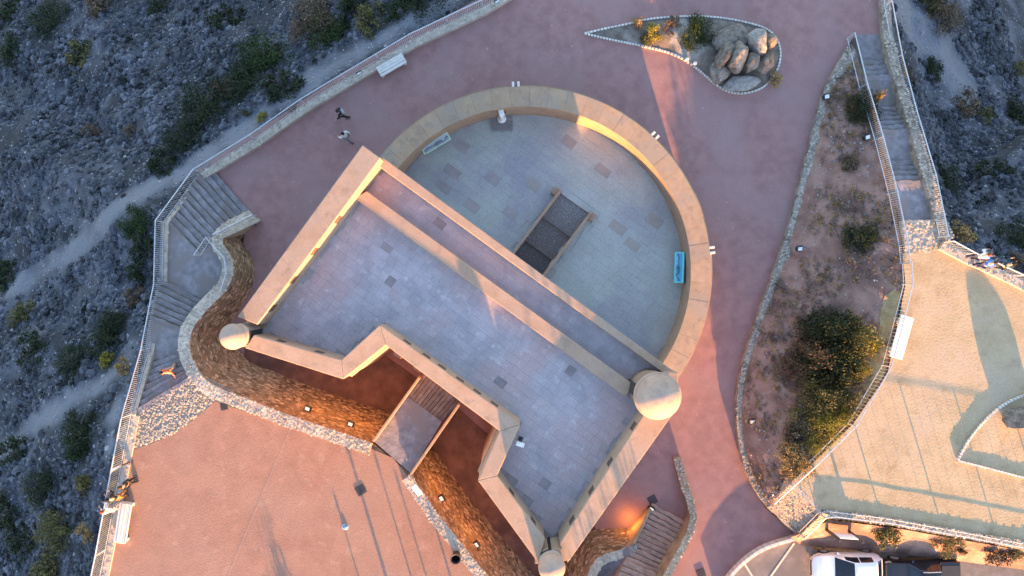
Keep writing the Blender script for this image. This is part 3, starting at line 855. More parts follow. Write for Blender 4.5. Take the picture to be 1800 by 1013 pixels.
# ------------------------------------------------------------ planted bank east of the road
TZ = 2.6
PW = [(1490,82,.3),(1447,160,.35),(1430,230,.38),(1408,320,.4),(1373,450,.45),(1323,580,.48),(1293,690,.5),(1297,790,.55),(1325,860,.7),(1350,893,.85)]
pw = [P(*q) for q in PW]
pwl = resample(smooth_line(pw, 2), .6)
wt = empty('low_rubble_wall', (pw[4].x, pw[4].y, 0), 'long low rubble wall curving between the pink road and the planted bank', 'wall')
wall_band('wall_body', pwl, .62, -.6, M['rubble_grey'], wt)
stones('wall_cap_stones', band(pwl, offset_line(pwl, .62)), 75, .13, M['stone'], wt, hgt=.12)
RB = [(1505,84,0),(1520,140,.5),(1545,240,1.2),(1570,330,2.0),(1588,440,TZ),(1592,500,TZ),(1560,655,TZ),(1500,742,TZ),(1425,815,TZ),(1372,868,1.5)]
rb = [P(*q) for q in RB]
def zbank(x, y):
    A = np.array([x]); B = np.array([y])
    dl, zl = np_dist_polyline(A, B, pw); dr, zr = np_dist_polyline(A, B, rb)
    f = dl[0] / (dl[0] + dr[0] + 1e-6)
    zm = zl[0] * (1 - f) + zr[0] * f
    return zm - .12 + .25 * f * (1 - f) * 4 * min(1, dl[0]) * min(1, dr[0]) + .16 * min(1, dl[0]) * min(1, dr[0] * 2) * mnoise.noise((x * .9, y * .9, 3)) * 1.5
bank_poly = [P(u, v, 0) for u, v, z in [(1495,78,0)]] + [Vector((p.x, p.y, 0)) for p in offset_line(pwl, .3)][1:] + [Vector((p.x, p.y, 0)) for p in resample(rb, 1.0)[::-1]]
sheet('planted_bank', bank_poly, zbank, .6, M['dirt_or_shade'])
gp = [P(1552,520,2.2), P(1588,500,TZ), P(1556,660,TZ), P(1498,742,TZ), P(1468,760,TZ), P(1510,690,2.2), P(1538,600,2.2)]
sheet('dry_grass_slope', [Vector((p.x, p.y, 0)) for p in gp], lambda x, y: zbank(x, y) + .03, .5, M['drygrass'])

# ------------------------------------------------------------ sandy terrace, steps to it, parking
def zterr(x, y): return TZ + .012 * mnoise.noise((x * .5, y * .5, 8))
tp = [(1586,446),(1625,436),(1668,424),(1720,455),(1800,500),(1880,545),(2100,700),(2100,1010),(1800,968),(1650,935),(1560,920),(1455,904),(1440,893),(1392,846),(1425,818),(1500,745),(1560,658),(1592,500)]
sheet('sandy_terrace', [P(u, v, TZ) for u, v in tp], zterr, .7, M['sand'])
st = empty('terrace_steps', P(1395, 893, 1.6), 'short flight of lit rubble steps from the road to the sandy terrace', 'steps')
_sv = M['stair']; M['stair'] = M['stone']
st_q = [P(1348,890,.6), P(1404,942,.6), P(1442,896,2.62), P(1393,848,2.62)]
stones('step_stones', [tuple(st_q)], 60, .13, M['stone'], st, hgt=.2)
flight(st, ((1346,890),(1404,944)), ((1392,846),(1444,896)), .36, TZ, 9, -.6, dirt_or_shade=False)
M['stair'] = _sv
wl = [P(1402,946,1.0), P(1446,902,2.84)]
wall_band('side_wall', wl, -.42, .0, M['rubble_grey'], st)
stones('wall_cap_stones', band(wl, offset_line(wl, -.42)), 60, .16, M['stone'], st, hgt=.22)
tw_ = empty('terrace_wall', P(1620, 930, TZ), 'low rubble wall carrying the white rail between terrace and parking', 'wall')
tl = resample([P(1448,896,2.70), P(1470,898,2.70), P(1570,911,2.70), P(1680,931,2.70), P(1900,968,2.70)], .8)
wall_band('wall_body', tl, -.42, .0, M['rubble_grey'], tw_)
stones('wall_cap_stones', band(tl, offset_line(tl, -.42)), 60, .16, M['stone'], tw_, hgt=.22)
PZ = .45
pk = [(1280,1013),(1290,1003),(1312,982),(1345,960),(1400,948),(1425,960),(1430,966),(1560,972),(1700,985),(1900,1010),(1900,1300),(1280,1300)]
sheet('parking_ground', [P(u, v, PZ) for u, v in pk], lambda x, y: PZ + .01 * mnoise.noise((x, y, 2)), 1.0, M['asphalt'])
sb = [(1405,946),(1448,906),(1570,921),(1680,941),(1900,978),(1900,1016),(1700,992),(1560,978),(1425,972),(1398,952)]
def zsb(x, y):
    d, _ = np_dist_polyline(np.array([x]), np.array([y]), [tuple(p) for p in tl]); d = max(0, d[0] - .35)
    return max(2.6 - .85 * d, PZ + .03) + .05 * mnoise.noise((x * 1.3, y * 1.3, 4))
sheet('earth_verge', [P(u, v, 1.5) for u, v in sb], zsb, .5, M['dirt_or_shade'])
kl = resample(smooth_line([P(1262,1040,.6), P(1288,1006,.6), P(1312,983,.6), P(1345,961,.6), P(1402,945,.58)], 2), .5)
kt = empty('kerb', (kl[0].x, kl[0].y, .35), 'pale curved kerb where the pink road meets the parking', 'kerb')
for a, b in zip(kl[:-1], kl[1:]):
    d = b - a
    mb = MB(); mb.box((a + b) / 2 + Vector((0, 0, -.45)), (d.length - .012, .2, 1.15), math.atan2(d.y, d.x)); mb.build('kerb_stone', M['bench'], kt, bevel=.015)
for i, (u0, v0, u1, v1) in enumerate(((1308,990,1345,1050),(1396,955,1350,1020),(1662,988,1690,1040))):
    a, b = P(u0, v0, PZ), P(u1, v1, PZ); d = b - a; n_ = Vector((-d.y, d.x, 0)).normalized() * .055
    mb = MB(); z = Vector((0, 0, .018)); mb.add([a + n_ + z, a - n_ + z, b - n_ + z, b + n_ + z], [(0, 1, 2, 3)])
    tag(mb.build('bay_line', M['paint']), kind='structure')

# ------------------------------------------------------------ eastern stairs
es = empty('east_staircase', P(1570, 230, 0), 'narrow grey stair with landings climbing along the right hillside', 'staircase')
def edges(v):
    yl = [40,70,140,235,325,385,446]; l = [1502,1508,1520,1545,1571,1586,1592]; r = [1548,1553,1571,1601,1627,1642,1660]
    return (float(np.interp(v, yl, l)), v), (float(np.interp(v, yl, r)), v - 2)
def es_land(v0, v1, z, mat=None):
    a, b = edges(v0); c, d = edges(v1); landing(es, [a, b, d, c], z, z - .6, mat)
def es_flight(v0, v1, z0, z1, n):     # v0 upper end
    a, b = edges(v0); c, d = edges(v1); flight(es, (a, b), (c, d), z0, z1, n, -.6)
es_land(62, 108, .02); es_flight(108, 142, .02, .62, 4); es_land(142, 190, .62); es_flight(190, 237, .62, 1.55, 6)
es_land(237, 284, 1.55); es_flight(284, 328, 1.55, 2.35, 5); es_land(328, 388, 2.35); 
es_land(388, 450, 2.59, M['stone'])
stones('cobbles', [tuple(P(u, v, 2.59) for u, v in ((1587,390),(1641,386),(1660,440),(1592,449)))], 45, .22, M['stone'], es, hgt=.25)
el = resample([P(1547,-60,.35), P(1552,60,.35), P(1572,140,.95), P(1602,235,1.9), P(1628,325,2.7), P(1645,385,2.75), P(1662,424,2.95)], .8)
ew = empty('east_wall', P(1600, 200, 0), 'narrow rubble wall under the rail on the hillside side of the right stairs', 'wall')
wall_band('wall_body', el, .55, -2, M['rubble_grey'], ew)
stones('wall_cap_stones', band(el, offset_line(el, .55)), 55, .17, M['stone'], ew, hgt=.22)
# low parapet along the upper left edge of the plaza
pl = resample([p + Vector((0, 0, .32)) for p in LFW[:7]], .9)
uw = empty('plaza_edge_wall', (pl[8].x, pl[8].y, 0), 'long low stone wall along the fence on the upper left plaza edge', 'wall')
pl2 = offset_line(pl, .12); 
wall_band('wall_body', pl2, .42, -1.5, M['stonewall'] if 'stonewall' in M else M['stone'], uw)
stones('wall_cap_stones', band(pl2, offset_line(pl2, .42)), 55, .17, M['stone'], uw, hgt=.22)
# low kerb walls below the other fences
def fence_foot(pts, name, label, zt=.12, w=.3, dens=22, side=.05):
    l = resample([p + Vector((0, 0, zt)) for p in pts], .8); l = offset_line(l, side)
    t = empty(name, tuple(l[len(l)//2]), label, 'wall')
    wall_band('wall_body', l, w, None, M['stone'], t)
    stones('wall_cap_stones', band(l, offset_line(l, w)), dens, .2, M['stone'], t, hgt=.22)
fence_foot(LFW[10:], 'fence_kerb', 'rough stone kerb under the fence left of the pink square', .1, .38)
fence_foot(LFW[6:11], 'fence_kerb', 'thin stone kerb under the fence beside the broad stairs', .1, .2)
fence_foot([NEW[0]] + NEW[1:], 'fence_kerb', 'rough stone kerb under the terrace fence where three people stand', .2, .42, side=-.45)

# ------------------------------------------------------------ fences
def fence(pts, label, h=1.05, group='white metal fences', bal=.115, seg=2.6, rr=.034):
    pts = [Vector(p) for p in pts]
    t = empty('metal_fence', tuple(pts[0]), label, 'fence', group)
    up = Vector((0, 0, h))
    mb = MB(); mb.tube([p + up for p in pts], rr, 6); mb.build('top_rail', M['metal'], t)
    mb = MB(); mb.tube([p + Vector((0, 0, .12)) for p in pts], .02, 5); mb.build('bottom_rail', M['metal'], t)
    mb = MB()
    for i, (a, b) in enumerate(zip(pts[:-1], pts[1:])):
        L = (b - a).length; n = max(1, round(L / seg))
        for k in range(n + (1 if i == len(pts) - 2 else 0)):
            p = a.lerp(b, k / n); m2 = MB(); m2.box(p + Vector((0, 0, h / 2)), (.055, .055, h + .06), math.atan2((b-a).y, (b-a).x)); m2.build('post', M['metal'], t)
        nb = int(L / bal)
        for k in range(1, nb):
            p = a.lerp(b, k / nb); mb.tube([p + Vector((0, 0, .12)), p + up], .011, 4, cap=False)
    if mb.v:
        o = mb.build('balusters', M['metal'], t); o['kind'] = 'stuff'
    return t
fence(LFW[:7], 'long white metal fence along the upper left edge of the plaza')
fence(LFW[6:11], 'white metal fence stepping down beside the broad grey stairs')
fence(LFW[10:], 'white metal fence left of the pink square behind the long bench')
fence([P(451,380,.3), P(384,414,2.0)], 'short handrail on the open side of the upper stair flight', .75, bal=.14)
fence([base_pt(341,448,1.7,.9), base_pt(361,418,1.75,.9), base_pt(394,454,1.8,.9), base_pt(397,482,1.85,.9), base_pt(387,512,1.9,.9)], 'bent white railing around the stair landing above the curved wall', .9)
fence([p + Vector((0, 0, .3)) for p in RFW], 'white metal fence on the hillside side of the right stairs', .95)
fence([base_pt(*q) for q in [(1503,58,0),(1525,147,.62),(1553,240,1.55),(1578,337,2.35),(1597,430,2.58),(1600,462,TZ)]], 'white handrail on the planted side of the right stairs')
fence([base_pt(*q) for q in [(1603,462,TZ),(1605,500,TZ),(1590,560,TZ),(1567,645,TZ),(1505,750,TZ),(1440,815,TZ),(1362,886,.9)]], 'white metal fence between the planted bank and the sandy terrace', bal=.2)
fence([p + Vector((0, 0, .05)) for p in NEW], 'short white fence with people at the right edge of the terrace', bal=.16)
fence([base_pt(*q) for q in [(1416,946,1.2),(1452,911,2.6),(1470,909,2.75),(1570,921,2.75),(1680,941,2.75),(1880,978,2.75)]], 'white rail above the parked cars along the terrace wall', 1.05, bal=.6, rr=.024)
# ------------------------------------------------------------ small furniture
def floodlight(u, v, z, rz, label):
    p = P(u, v, z)
    t = empty('floodlight', p, label, 'floodlight', 'ground floodlights', rz)
    mb = MB(); mb.box((0, 0, .03), (.34, .22, .05)); mb.box((-.15, 0, .12), (.03, .05, .2)); mb.box((.15, 0, .12), (.03, .05, .2))
    mb.build('bracket', M['black'], t, world=False)
    Mx = Matrix.Rotation(R(25), 4, 'X')
    mb = MB(); mb.box((0, .02, .24), (.36, .34, .13), m=Mx); mb.build('housing', M['black'], t, world=False, bevel=.02)
    mb = MB(); mb.box(Vector((0, .02, .24)) + Mx @ Vector((0, 0, .068)), (.24, .21, .012), m=Mx); mb.build('glass', M['glass'], t, world=False)
    return t
for a in [(875,8,0,.5,'floodlight against the low wall at the top of the plaza'), (634,133,0,.5,'floodlight beside the low wall near the concrete bench'),
          (446,395,0,.4,'floodlight at the foot of the broad stone stairs'), (1143,893,.25,-.6,'floodlight at the foot of the reddish stairs'),
          (1403,438,.75,.1,'floodlight on the planted bank beside the olive shrub'), (1320,740,.75,.1,'floodlight on the planted bank left of the long hedge'),
          (1450,172,.4,.2,'floodlight on the planted bank left of the dark pine'), (1521,243,1.05,.3,'floodlight under the dark pine beside the right stairs')]:
    t = floodlight(*a)
    if 'reddish' in a[4]: red_lamp = t
GLOW = bpy.data.materials.new('lit_lamp_glass'); GLOW.use_nodes = True
_b = GLOW.node_tree.nodes['Principled BSDF']; _b.inputs['Base Color'].default_value = (.8,.7,.6,1); _b.inputs['Emission Color'].default_value = (1,.72,.5,1); _b.inputs['Emission Strength'].default_value = .12
def lit(t, power, off):
    """a floodlight that is switched on: warm glass and its own lamp"""
    for ch in t.children:
        if ch.name.startswith('glass'): ch.data.materials[0] = GLOW
    ld_ = bpy.data.lights.new('lamp', 'POINT'); ld_.energy = power; ld_.color = (1.0, .36, .06); ld_.shadow_soft_size = .15
    lo = bpy.data.objects.new('lamp', ld_); COL.objects.link(lo); lo.parent = t
    c_, s2 = math.cos(-t.rotation_euler.z), math.sin(-t.rotation_euler.z)
    lo.location = (off[0] * c_ - off[1] * s2, off[0] * s2 + off[1] * c_, off[2])
def wall_lamp(u, v, z, rz, label):
    t = floodlight(u, v, z, rz, label); lit(t, 20, (.8, 1.3, .3)); return t
lit(red_lamp, 9, (-1.3, -.6, .5))
wall_lamp(543,717,3.1,-.4,'floodlight on the ditch wall face, nearest the left stairs')
wall_lamp(618,744,3.1,-.4,'floodlight on the ditch wall face, nearest the drawbridge')
wall_lamp(777,874,3.0,-1.0,'upper floodlight on the straight ditch wall right of the pink square')
wall_lamp(838,955,3.0,-1.0,'lower floodlight on the straight ditch wall right of the pink square')
t = empty('projector', P(914,775,DECK+.05), 'small white projector on a black bracket at the roof parapet corner', 'projector', rz=-.3)
mb = MB(); mb.tube([(0,.1,0),(0,.1,.7)], .03, 8); mb.box((0,.1,.02),(.2,.2,.04)); mb.build('bracket', M['black'], t, world=False)
mb = MB(); mb.box((0,0,.78),(.4,.2,.16)); mb.build('housing', M['white'], t, world=False, bevel=.02)
t = empty('wall_sign', P(735,858,ENTRY), 'small white tilted board on the cobbles right of the drawbridge', 'sign', rz=-.9)
mb = MB(); mb.box((-.2,0,.2),(.04,.04,.4)); mb.box((.2,0,.2),(.04,.04,.4)); mb.build('legs', M['black'], t, world=False)
mb = MB(); mb.box((0,0,.44),(.6,.34,.03), m=Matrix.Rotation(R(20),4,'X')); mb.build('board', M['white'], t, world=False, bevel=.006)
def cover(u, v, z, rz, s, label, mat='dark'):
    t = empty('drain_cover', P(u, v, z), label, 'drain cover', 'drain covers', rz)
    mb = MB(); mb.box((0,0,.012),(s,s,.02)); mb.build('frame', M[mat], t, world=False, bevel=.006)
    for k in range(5):
        mb = MB(); mb.box((0,(k-2)*s*.17,.026),(s*.82,s*.07,.012)); mb.build('bar', M[mat], t, world=False)
cover(634,862,ENTRY+.01,.5,.5,'square dark drain cover in the middle of the pink square')
cover(394,715,ENTRY+.01,.2,.38,'square brown drain cover at the top of the pink square')
cover(1147,879,.2,.5,.5,'square reddish drain cover at the foot of the reddish stairs','rustplate' if 'rustplate' in M else 'dark')
cover(1232,1008,.36,.4,.5,'square dark drain cover in the road at the bottom edge')
t = empty('bollard_cap', P(607,926,ENTRY), 'small blue disc set in the pink square', 'disc')
mb = MB(); mb.lathe([(.14,0),(.14,.05),(.11,.09),(.03,.11)], n=20); mb.build('cap', flat('blue_plastic',(.12,.26,.42),.4), t, world=False, smooth=True)
mb = MB(); mb.lathe([(.17,0),(.17,.02),(.15,.03)], n=20); mb.build('rim', M['metal'], t, world=False)
t = empty('litter_bin', P(803,973,ENTRY), 'black round litter bin at the cobbled ditch edge', 'bin')
mb = MB(); mb.lathe([(.17,0),(.2,.05),(.24,.75),(.26,.78),(.26,.82),(.22,.82),(.21,.5),(.2,.2)], n=24); mb.build('drum', M['black'], t, world=False, smooth=True)
mb = MB(); mb.lathe([(.27,.79),(.275,.81),(.27,.83),(.24,.83)], n=24, cap_bottom=False); 
mb = MB(); mb.tube([(.26*math.cos(a),.26*math.sin(a),.82) for a in np.linspace(0,6.283,25)], .018, 6); mb.build('rim', M['dark'], t, world=False)

def slab_bench(u, v, z, rz, L, label):
    t = empty('bench', P(u, v, z), label, 'bench', 'ribbed concrete benches', rz)
    for k in range(4):
        mb = MB(); mb.box((0, (k - 1.5) * .155, .46 - .014 * abs(k - 1.5) ** 2), (L, .148, .07)); mb.build('seat_slat', M['bench'], t, world=False, bevel=.02, seg=2)
    for s in (-1, 1):
        mb = MB(); mb.box((s * (L / 2 - .12), 0, .21), (.16, .58, .42)); mb.build('leg', M['bench'], t, world=False, bevel=.02)
    mb = MB(); mb.box((0, -.31, .42), (L - .06, .05, .12)); mb.build('front_rail', M['bench'], t, world=False, bevel=.015)
slab_bench(690,118,0,R(30),1.72,'ribbed concrete bench beside the upper left plaza fence')
slab_bench(223,915,ENTRY,R(81),2.1,'ribbed concrete bench by the fence left of the pink square')
t = empty('bench', P(1577,592,TZ), 'plain white slab bench against the fence of the sandy terrace', 'bench', rz=R(74))
mb = MB(); mb.box((0,0,.44),(2.35,.72,.09)); mb.build('seat', M['white'], t, world=False, bevel=.02)
for s in (-1,1):
    mb = MB(); mb.box((s*.8,0,.2),(.25,.55,.4)); mb.build('leg', M['bench'], t, world=False, bevel=.015)

# printed information panels in the courtyard
def print_mat(name, sky_c, land_c, dark_c):
    m = bpy.data.materials.new(name); m.use_nodes = True; N = m.node_tree.nodes; L = m.node_tree.links
    tc = N.new('ShaderNodeTexCoord'); sp = N.new('ShaderNodeSeparateXYZ'); L.new(tc.outputs['Object'], sp.inputs[0])
    nz = N.new('ShaderNodeTexNoise'); nz.inputs['Scale'].default_value = 3.2; nz.inputs['Detail'].default_value = 6; L.new(tc.outputs['Object'], nz.inputs[0])
    ad = N.new('ShaderNodeMath'); ad.operation = 'MULTIPLY_ADD'; L.new(nz.outputs['Fac'], ad.inputs[0]); ad.inputs[1].default_value = .55; L.new(sp.outputs['Y'], ad.inputs[2])
    cr = N.new('ShaderNodeValToRGB'); L.new(ad.outputs[0], cr.inputs[0])
    e = cr.color_ramp.elements; e[0].position = .12; e[0].color = (*land_c, 1); e[1].position = .45; e[1].color = (*sky_c, 1)
    x = cr.color_ramp.elements.new(.27); x.color = (*dark_c, 1); x = cr.color_ramp.elements.new(.33); x.color = (*sky_c, 1)
    L.new(cr.outputs[0], N['Principled BSDF'].inputs['Base Color']); N['Principled BSDF'].inputs['Roughness'].default_value = .35
    return m
def info_panel(u, v, rz, label, frame, art, tilt=28):
    t = empty('information_panel', P(u, v, CZ), label, 'information panel', 'printed panels in the courtyard', rz)
    Mx = Matrix.Rotation(R(tilt), 4, 'X'); c = Vector((0, 0, .72))
    for s in (-1, 1):
        mb = MB(); mb.box((s * .62, .05, .33), (.08, .08, .66)); mb.build('leg', M['metal'], t, world=False)
        mb = MB(); mb.box((s * .62, .05, .01), (.24, .24, .02)); mb.build('foot_plate', M['metal'], t, world=False)
    mb = MB(); mb.box(c, (1.78, .56, .05), m=Mx); mb.build('board', frame, t, world=False, bevel=.008)
    mb = MB(); mb.box((0, 0, 0), (1.6, .36, .008), m=Matrix.Identity(4)); o = mb.build('printed_sheet', art, t, world=False)
    o.location = c + Mx @ Vector((0, -.02, .031)); o.rotation_euler = (R(tilt), 0, 0)
    mb = MB(); mb.box(c + Mx @ Vector((0, .32, .0)), (1.78, .06, .09), m=Mx); mb.build('back_edge', M['black'], t, world=False)
info_panel(768,256,R(31),'pale green edged information panel beside the left of the battery wall', flat('pale_green_frame',(.42,.58,.48),.4), print_mat('coast_print',(.34,.42,.45),(.25,.34,.33),(.09,.10,.17)))
info_panel(1189,471,R(-92),'bright cyan edged information panel beside the right of the battery wall', flat('cyan_frame',(.14,.62,.64),.4), print_mat('sea_print',(.08,.34,.58),(.14,.52,.66),(.03,.08,.13)))

# timber viewing platform with a viewer
t = empty('viewing_platform', P(883,214,CZ), 'small grey slatted timber platform under the white viewer', 'platform', rz=R(2))
for k in range(11):
    mb = MB(); mb.box((0, (k - 5) * .108, .16), (1.22, .078, .035)); mb.build('plank', M['deckgrey'], t, world=False, bevel=.006)
for s in (-1, 0, 1):
    mb = MB(); mb.box((s * .52, 0, .07), (.08, 1.16, .14)); mb.build('joist', M['deckgrey'], t, world=False)
t = empty('tower_viewer', P(882,209,CZ+.18), 'white coin viewer on a round pedestal on the timber platform', 'viewer', rz=R(15))
mb = MB(); mb.lathe([(.27,0),(.27,.04),(.22,.09),(.12,.3),(.08,.8),(.07,1.12),(.1,1.16)], n=28); mb.build('pedestal', M['white'], t, world=False, smooth=True)
mb = MB(); mb.box((0,0,1.33),(.3,.42,.34)); mb.build('head', M['white'], t, world=False, bevel=.07, seg=3)
for s in (-1,1):
    mb = MB(); mb.tube([(s*.075,.2,1.38),(s*.075,.36,1.4)], .055, 10, .045); mb.build('eyepiece', M['black'], t, world=False, smooth=True)
mb = MB(); mb.box((.2,0,1.3),(.12,.1,.18)); mb.build('coin_box', M['dark'], t, world=False, bevel=.02)
# slim post by the left fence
t = empty('marker_post', P(229,812,ENTRY), 'slim post, brown below and white above, by the left fence', 'post')
mb = MB(); mb.lathe([(.12,0),(.12,.02),(.05,.03),(.045,.9)], n=14); mb.build('lower_shaft', pmat('rusty_steel',(.16,.075,.04),(.24,.12,.06),6,5,.8,.2,30), t, world=False, smooth=True)
mb = MB(); mb.lathe([(.055,.9),(.055,1.72),(.03,1.76)], n=14); mb.build('upper_shaft', M['white'], t, world=False, smooth=True)
# board on two black posts by the parking
t = empty('notice_board', P(1466,928,1.3), 'white notice board between two black posts above the white car', 'sign', rz=R(-4))
for s in (-1,1):
    mb = MB(); mb.box((s*.62,0,1.0),(.13,.13,2.3)); mb.build('post', M['black'], t, world=False, bevel=.008)
mb = MB(); mb.box((0,0,1.35),(1.16,.05,.85)); mb.build('board', M['white'], t, world=False, bevel=.008)

# ------------------------------------------------------------ rock garden
gpx = [(1027,60),(1064,51),(1100,44),(1140,34),(1190,30),(1230,29),(1275,33),(1310,40),(1345,50),(1362,64),(1371,84),(1371,108),(1362,132),(1345,152),(1325,162),(1300,166),(1278,162),(1258,150),(1235,130),(1212,112),(1190,99),(1165,90),(1130,82),(1110,78),(1070,70)]
gl = smooth_line([P(u, v, 0) for u, v in gpx + [gpx[0]]], 1)
def zgard(x, y):
    d, _ = np_dist_polyline(np.array([x]), np.array([y]), [tuple(p) for p in gl]); d = d[0]
    return .05 + .32 * min(1, d / 1.3) + .09 * mnoise.noise((x * 1.6, y * 1.6, 2)) * min(1, d * 2)
sheet('planter_soil', [Vector((p.x, p.y, 0)) for p in gl[:-1]], zgard, .3, M['soil'])
def kerb_ring(line, z, label, step=.19):
    l = resample(line, step); t = empty('stone_edging', tuple(l[0]), label, 'kerb')
    mb = MB()
    for a, b in zip(l[:-1], l[1:]):
        d = b - a
        mb.box((a + b) / 2 + Vector((0, 0, .05 + random.uniform(-.01, .01))), (d.length * .72, .10, .14), math.atan2(d.y, d.x) + random.uniform(-.08, .08))
    o = mb.build('edging_stones', M['kerb'], t); o['kind'] = 'stuff'
kerb_ring(gl, 0, 'edging of small pale stones around the rock garden on the plaza')
def rock_mesh(seed, sub=3):
    bm = bmesh.new(); bmesh.ops.create_icosphere(bm, subdivisions=sub, radius=1)
    r = random.Random(seed)
    planes = [(Vector((r.uniform(-1,1), r.uniform(-1,1), r.uniform(-.6,1))).normalized(), r.uniform(.55,.85)) for _ in range(13)]
    for v in bm.verts:
        n = v.co.normalized(); p = v.co.copy()
        for pn, d in planes:
            k = p.dot(pn)
            if k > d: p -= pn * (k - d) * .95
        p += n * (.08 * mnoise.noise(n * 1.8 + Vector((seed, 0, 0))) + .05 * mnoise.noise(n * 5 + Vector((0, seed, 0))) + .035 * mnoise.noise(n * 11))
        v.co = p
    me = bpy.data.meshes.new('boulder'); bm.to_mesh(me); bm.free()
    return me
def boulder(u, v, z, L, Wd, Hh, deg, seed, label, mat=None, tilt=0):
    o = link_mesh('boulder', rock_mesh(seed), mat or M['rock'], smooth=True)
    for pp in o.data.polygons: pp.use_smooth = True
    p = P(u, v, z + Hh * .5); o.location = (p.x, p.y, z + Hh * .42)
    o.scale = (L / 2 * MPP * 1.08, Wd / 2 * MPP * 1.08, Hh / 2 * 1.1); o.rotation_euler = (R(tilt), R(tilt), R(deg))
    return tag(o, label, 'boulder', 'boulders in the rock garden')
M['rock_pale'] = pmat('pale_boulder', (.20,.185,.17), (.32,.30,.28), 5, 10, .95, 1.0, 8, c4=(.17,.15,.13), s4=8, lo4=.6, hi4=.68, bdist=.05)
boulder(1287,70,.2,96,48,1.0,22,1,'long flat back boulder under the pile, against the upper edging', M['rock'])
boulder(1276,93,.35,54,30,1.5,72,2,'upright grey boulder on the left side of the pile')
boulder(1300,98,.4,64,33,1.7,70,3,'long brown boulder leaning in the middle of the pile')
boulder(1333,72,.45,48,36,1.7,-52,4,'pale whitish boulder at the upper right of the pile', M['rock_pale'])
boulder(1323,108,.35,46,29,1.4,52,5,'brown boulder wedged right of the long middle one')
boulder(1354,70,.2,30,26,.9,70,6,'small grey boulder behind the pale whitish one')
boulder(1346,113,.2,44,34,1.1,50,7,'rough brown boulder at the lower right of the pile')
boulder(1264,126,.2,44,34,.9,60,8,'broken brown boulder at the lower left of the pile')
boulder(1305,148,.15,62,32,.7,8,9,'low pale boulder nearest the lower edging', M['rock_pale'])
for u, v, lb in ((1208,104,'white stone slab left of its twin by the planter edging'), (1222,111,'pale grey stone slab right of its twin by the planter edging')):
    mb = MB(); p = P(u, v, .3); mb.prism([(p.x-.12,p.y-.05),(p.x+.09,p.y-.09),(p.x+.12,p.y+.06),(p.x-.06,p.y+.09)], .1, .36)
    tag(mb.build('stone_slab', M['kerb'], bevel=.015), lb, 'stone')
# second rock bed at the right edge of the terrace
g2 = smooth_line([P(u, v, TZ) for u, v in [(1681,809),(1690,790),(1712,757),(1745,722),(1775,703),(1810,690),(1900,680),(1960,800),(1900,862),(1800,840),(1740,824),(1681,809)]], 1)
sheet('rock_bed', [Vector((p.x, p.y, 0)) for p in g2[:-1]], lambda x, y: TZ + .06 + .05 * mnoise.noise((x * .8, y * .8, 1)), .6, M['sand'])
kerb_ring([p + Vector((0, 0, .06)) for p in g2], TZ, 'edging of small pale stones around the bed at the right of the terrace')
boulder(1806,738,TZ,66,52,1.5,20,11,'boulder cut off by the right edge of the picture on the terrace bed')

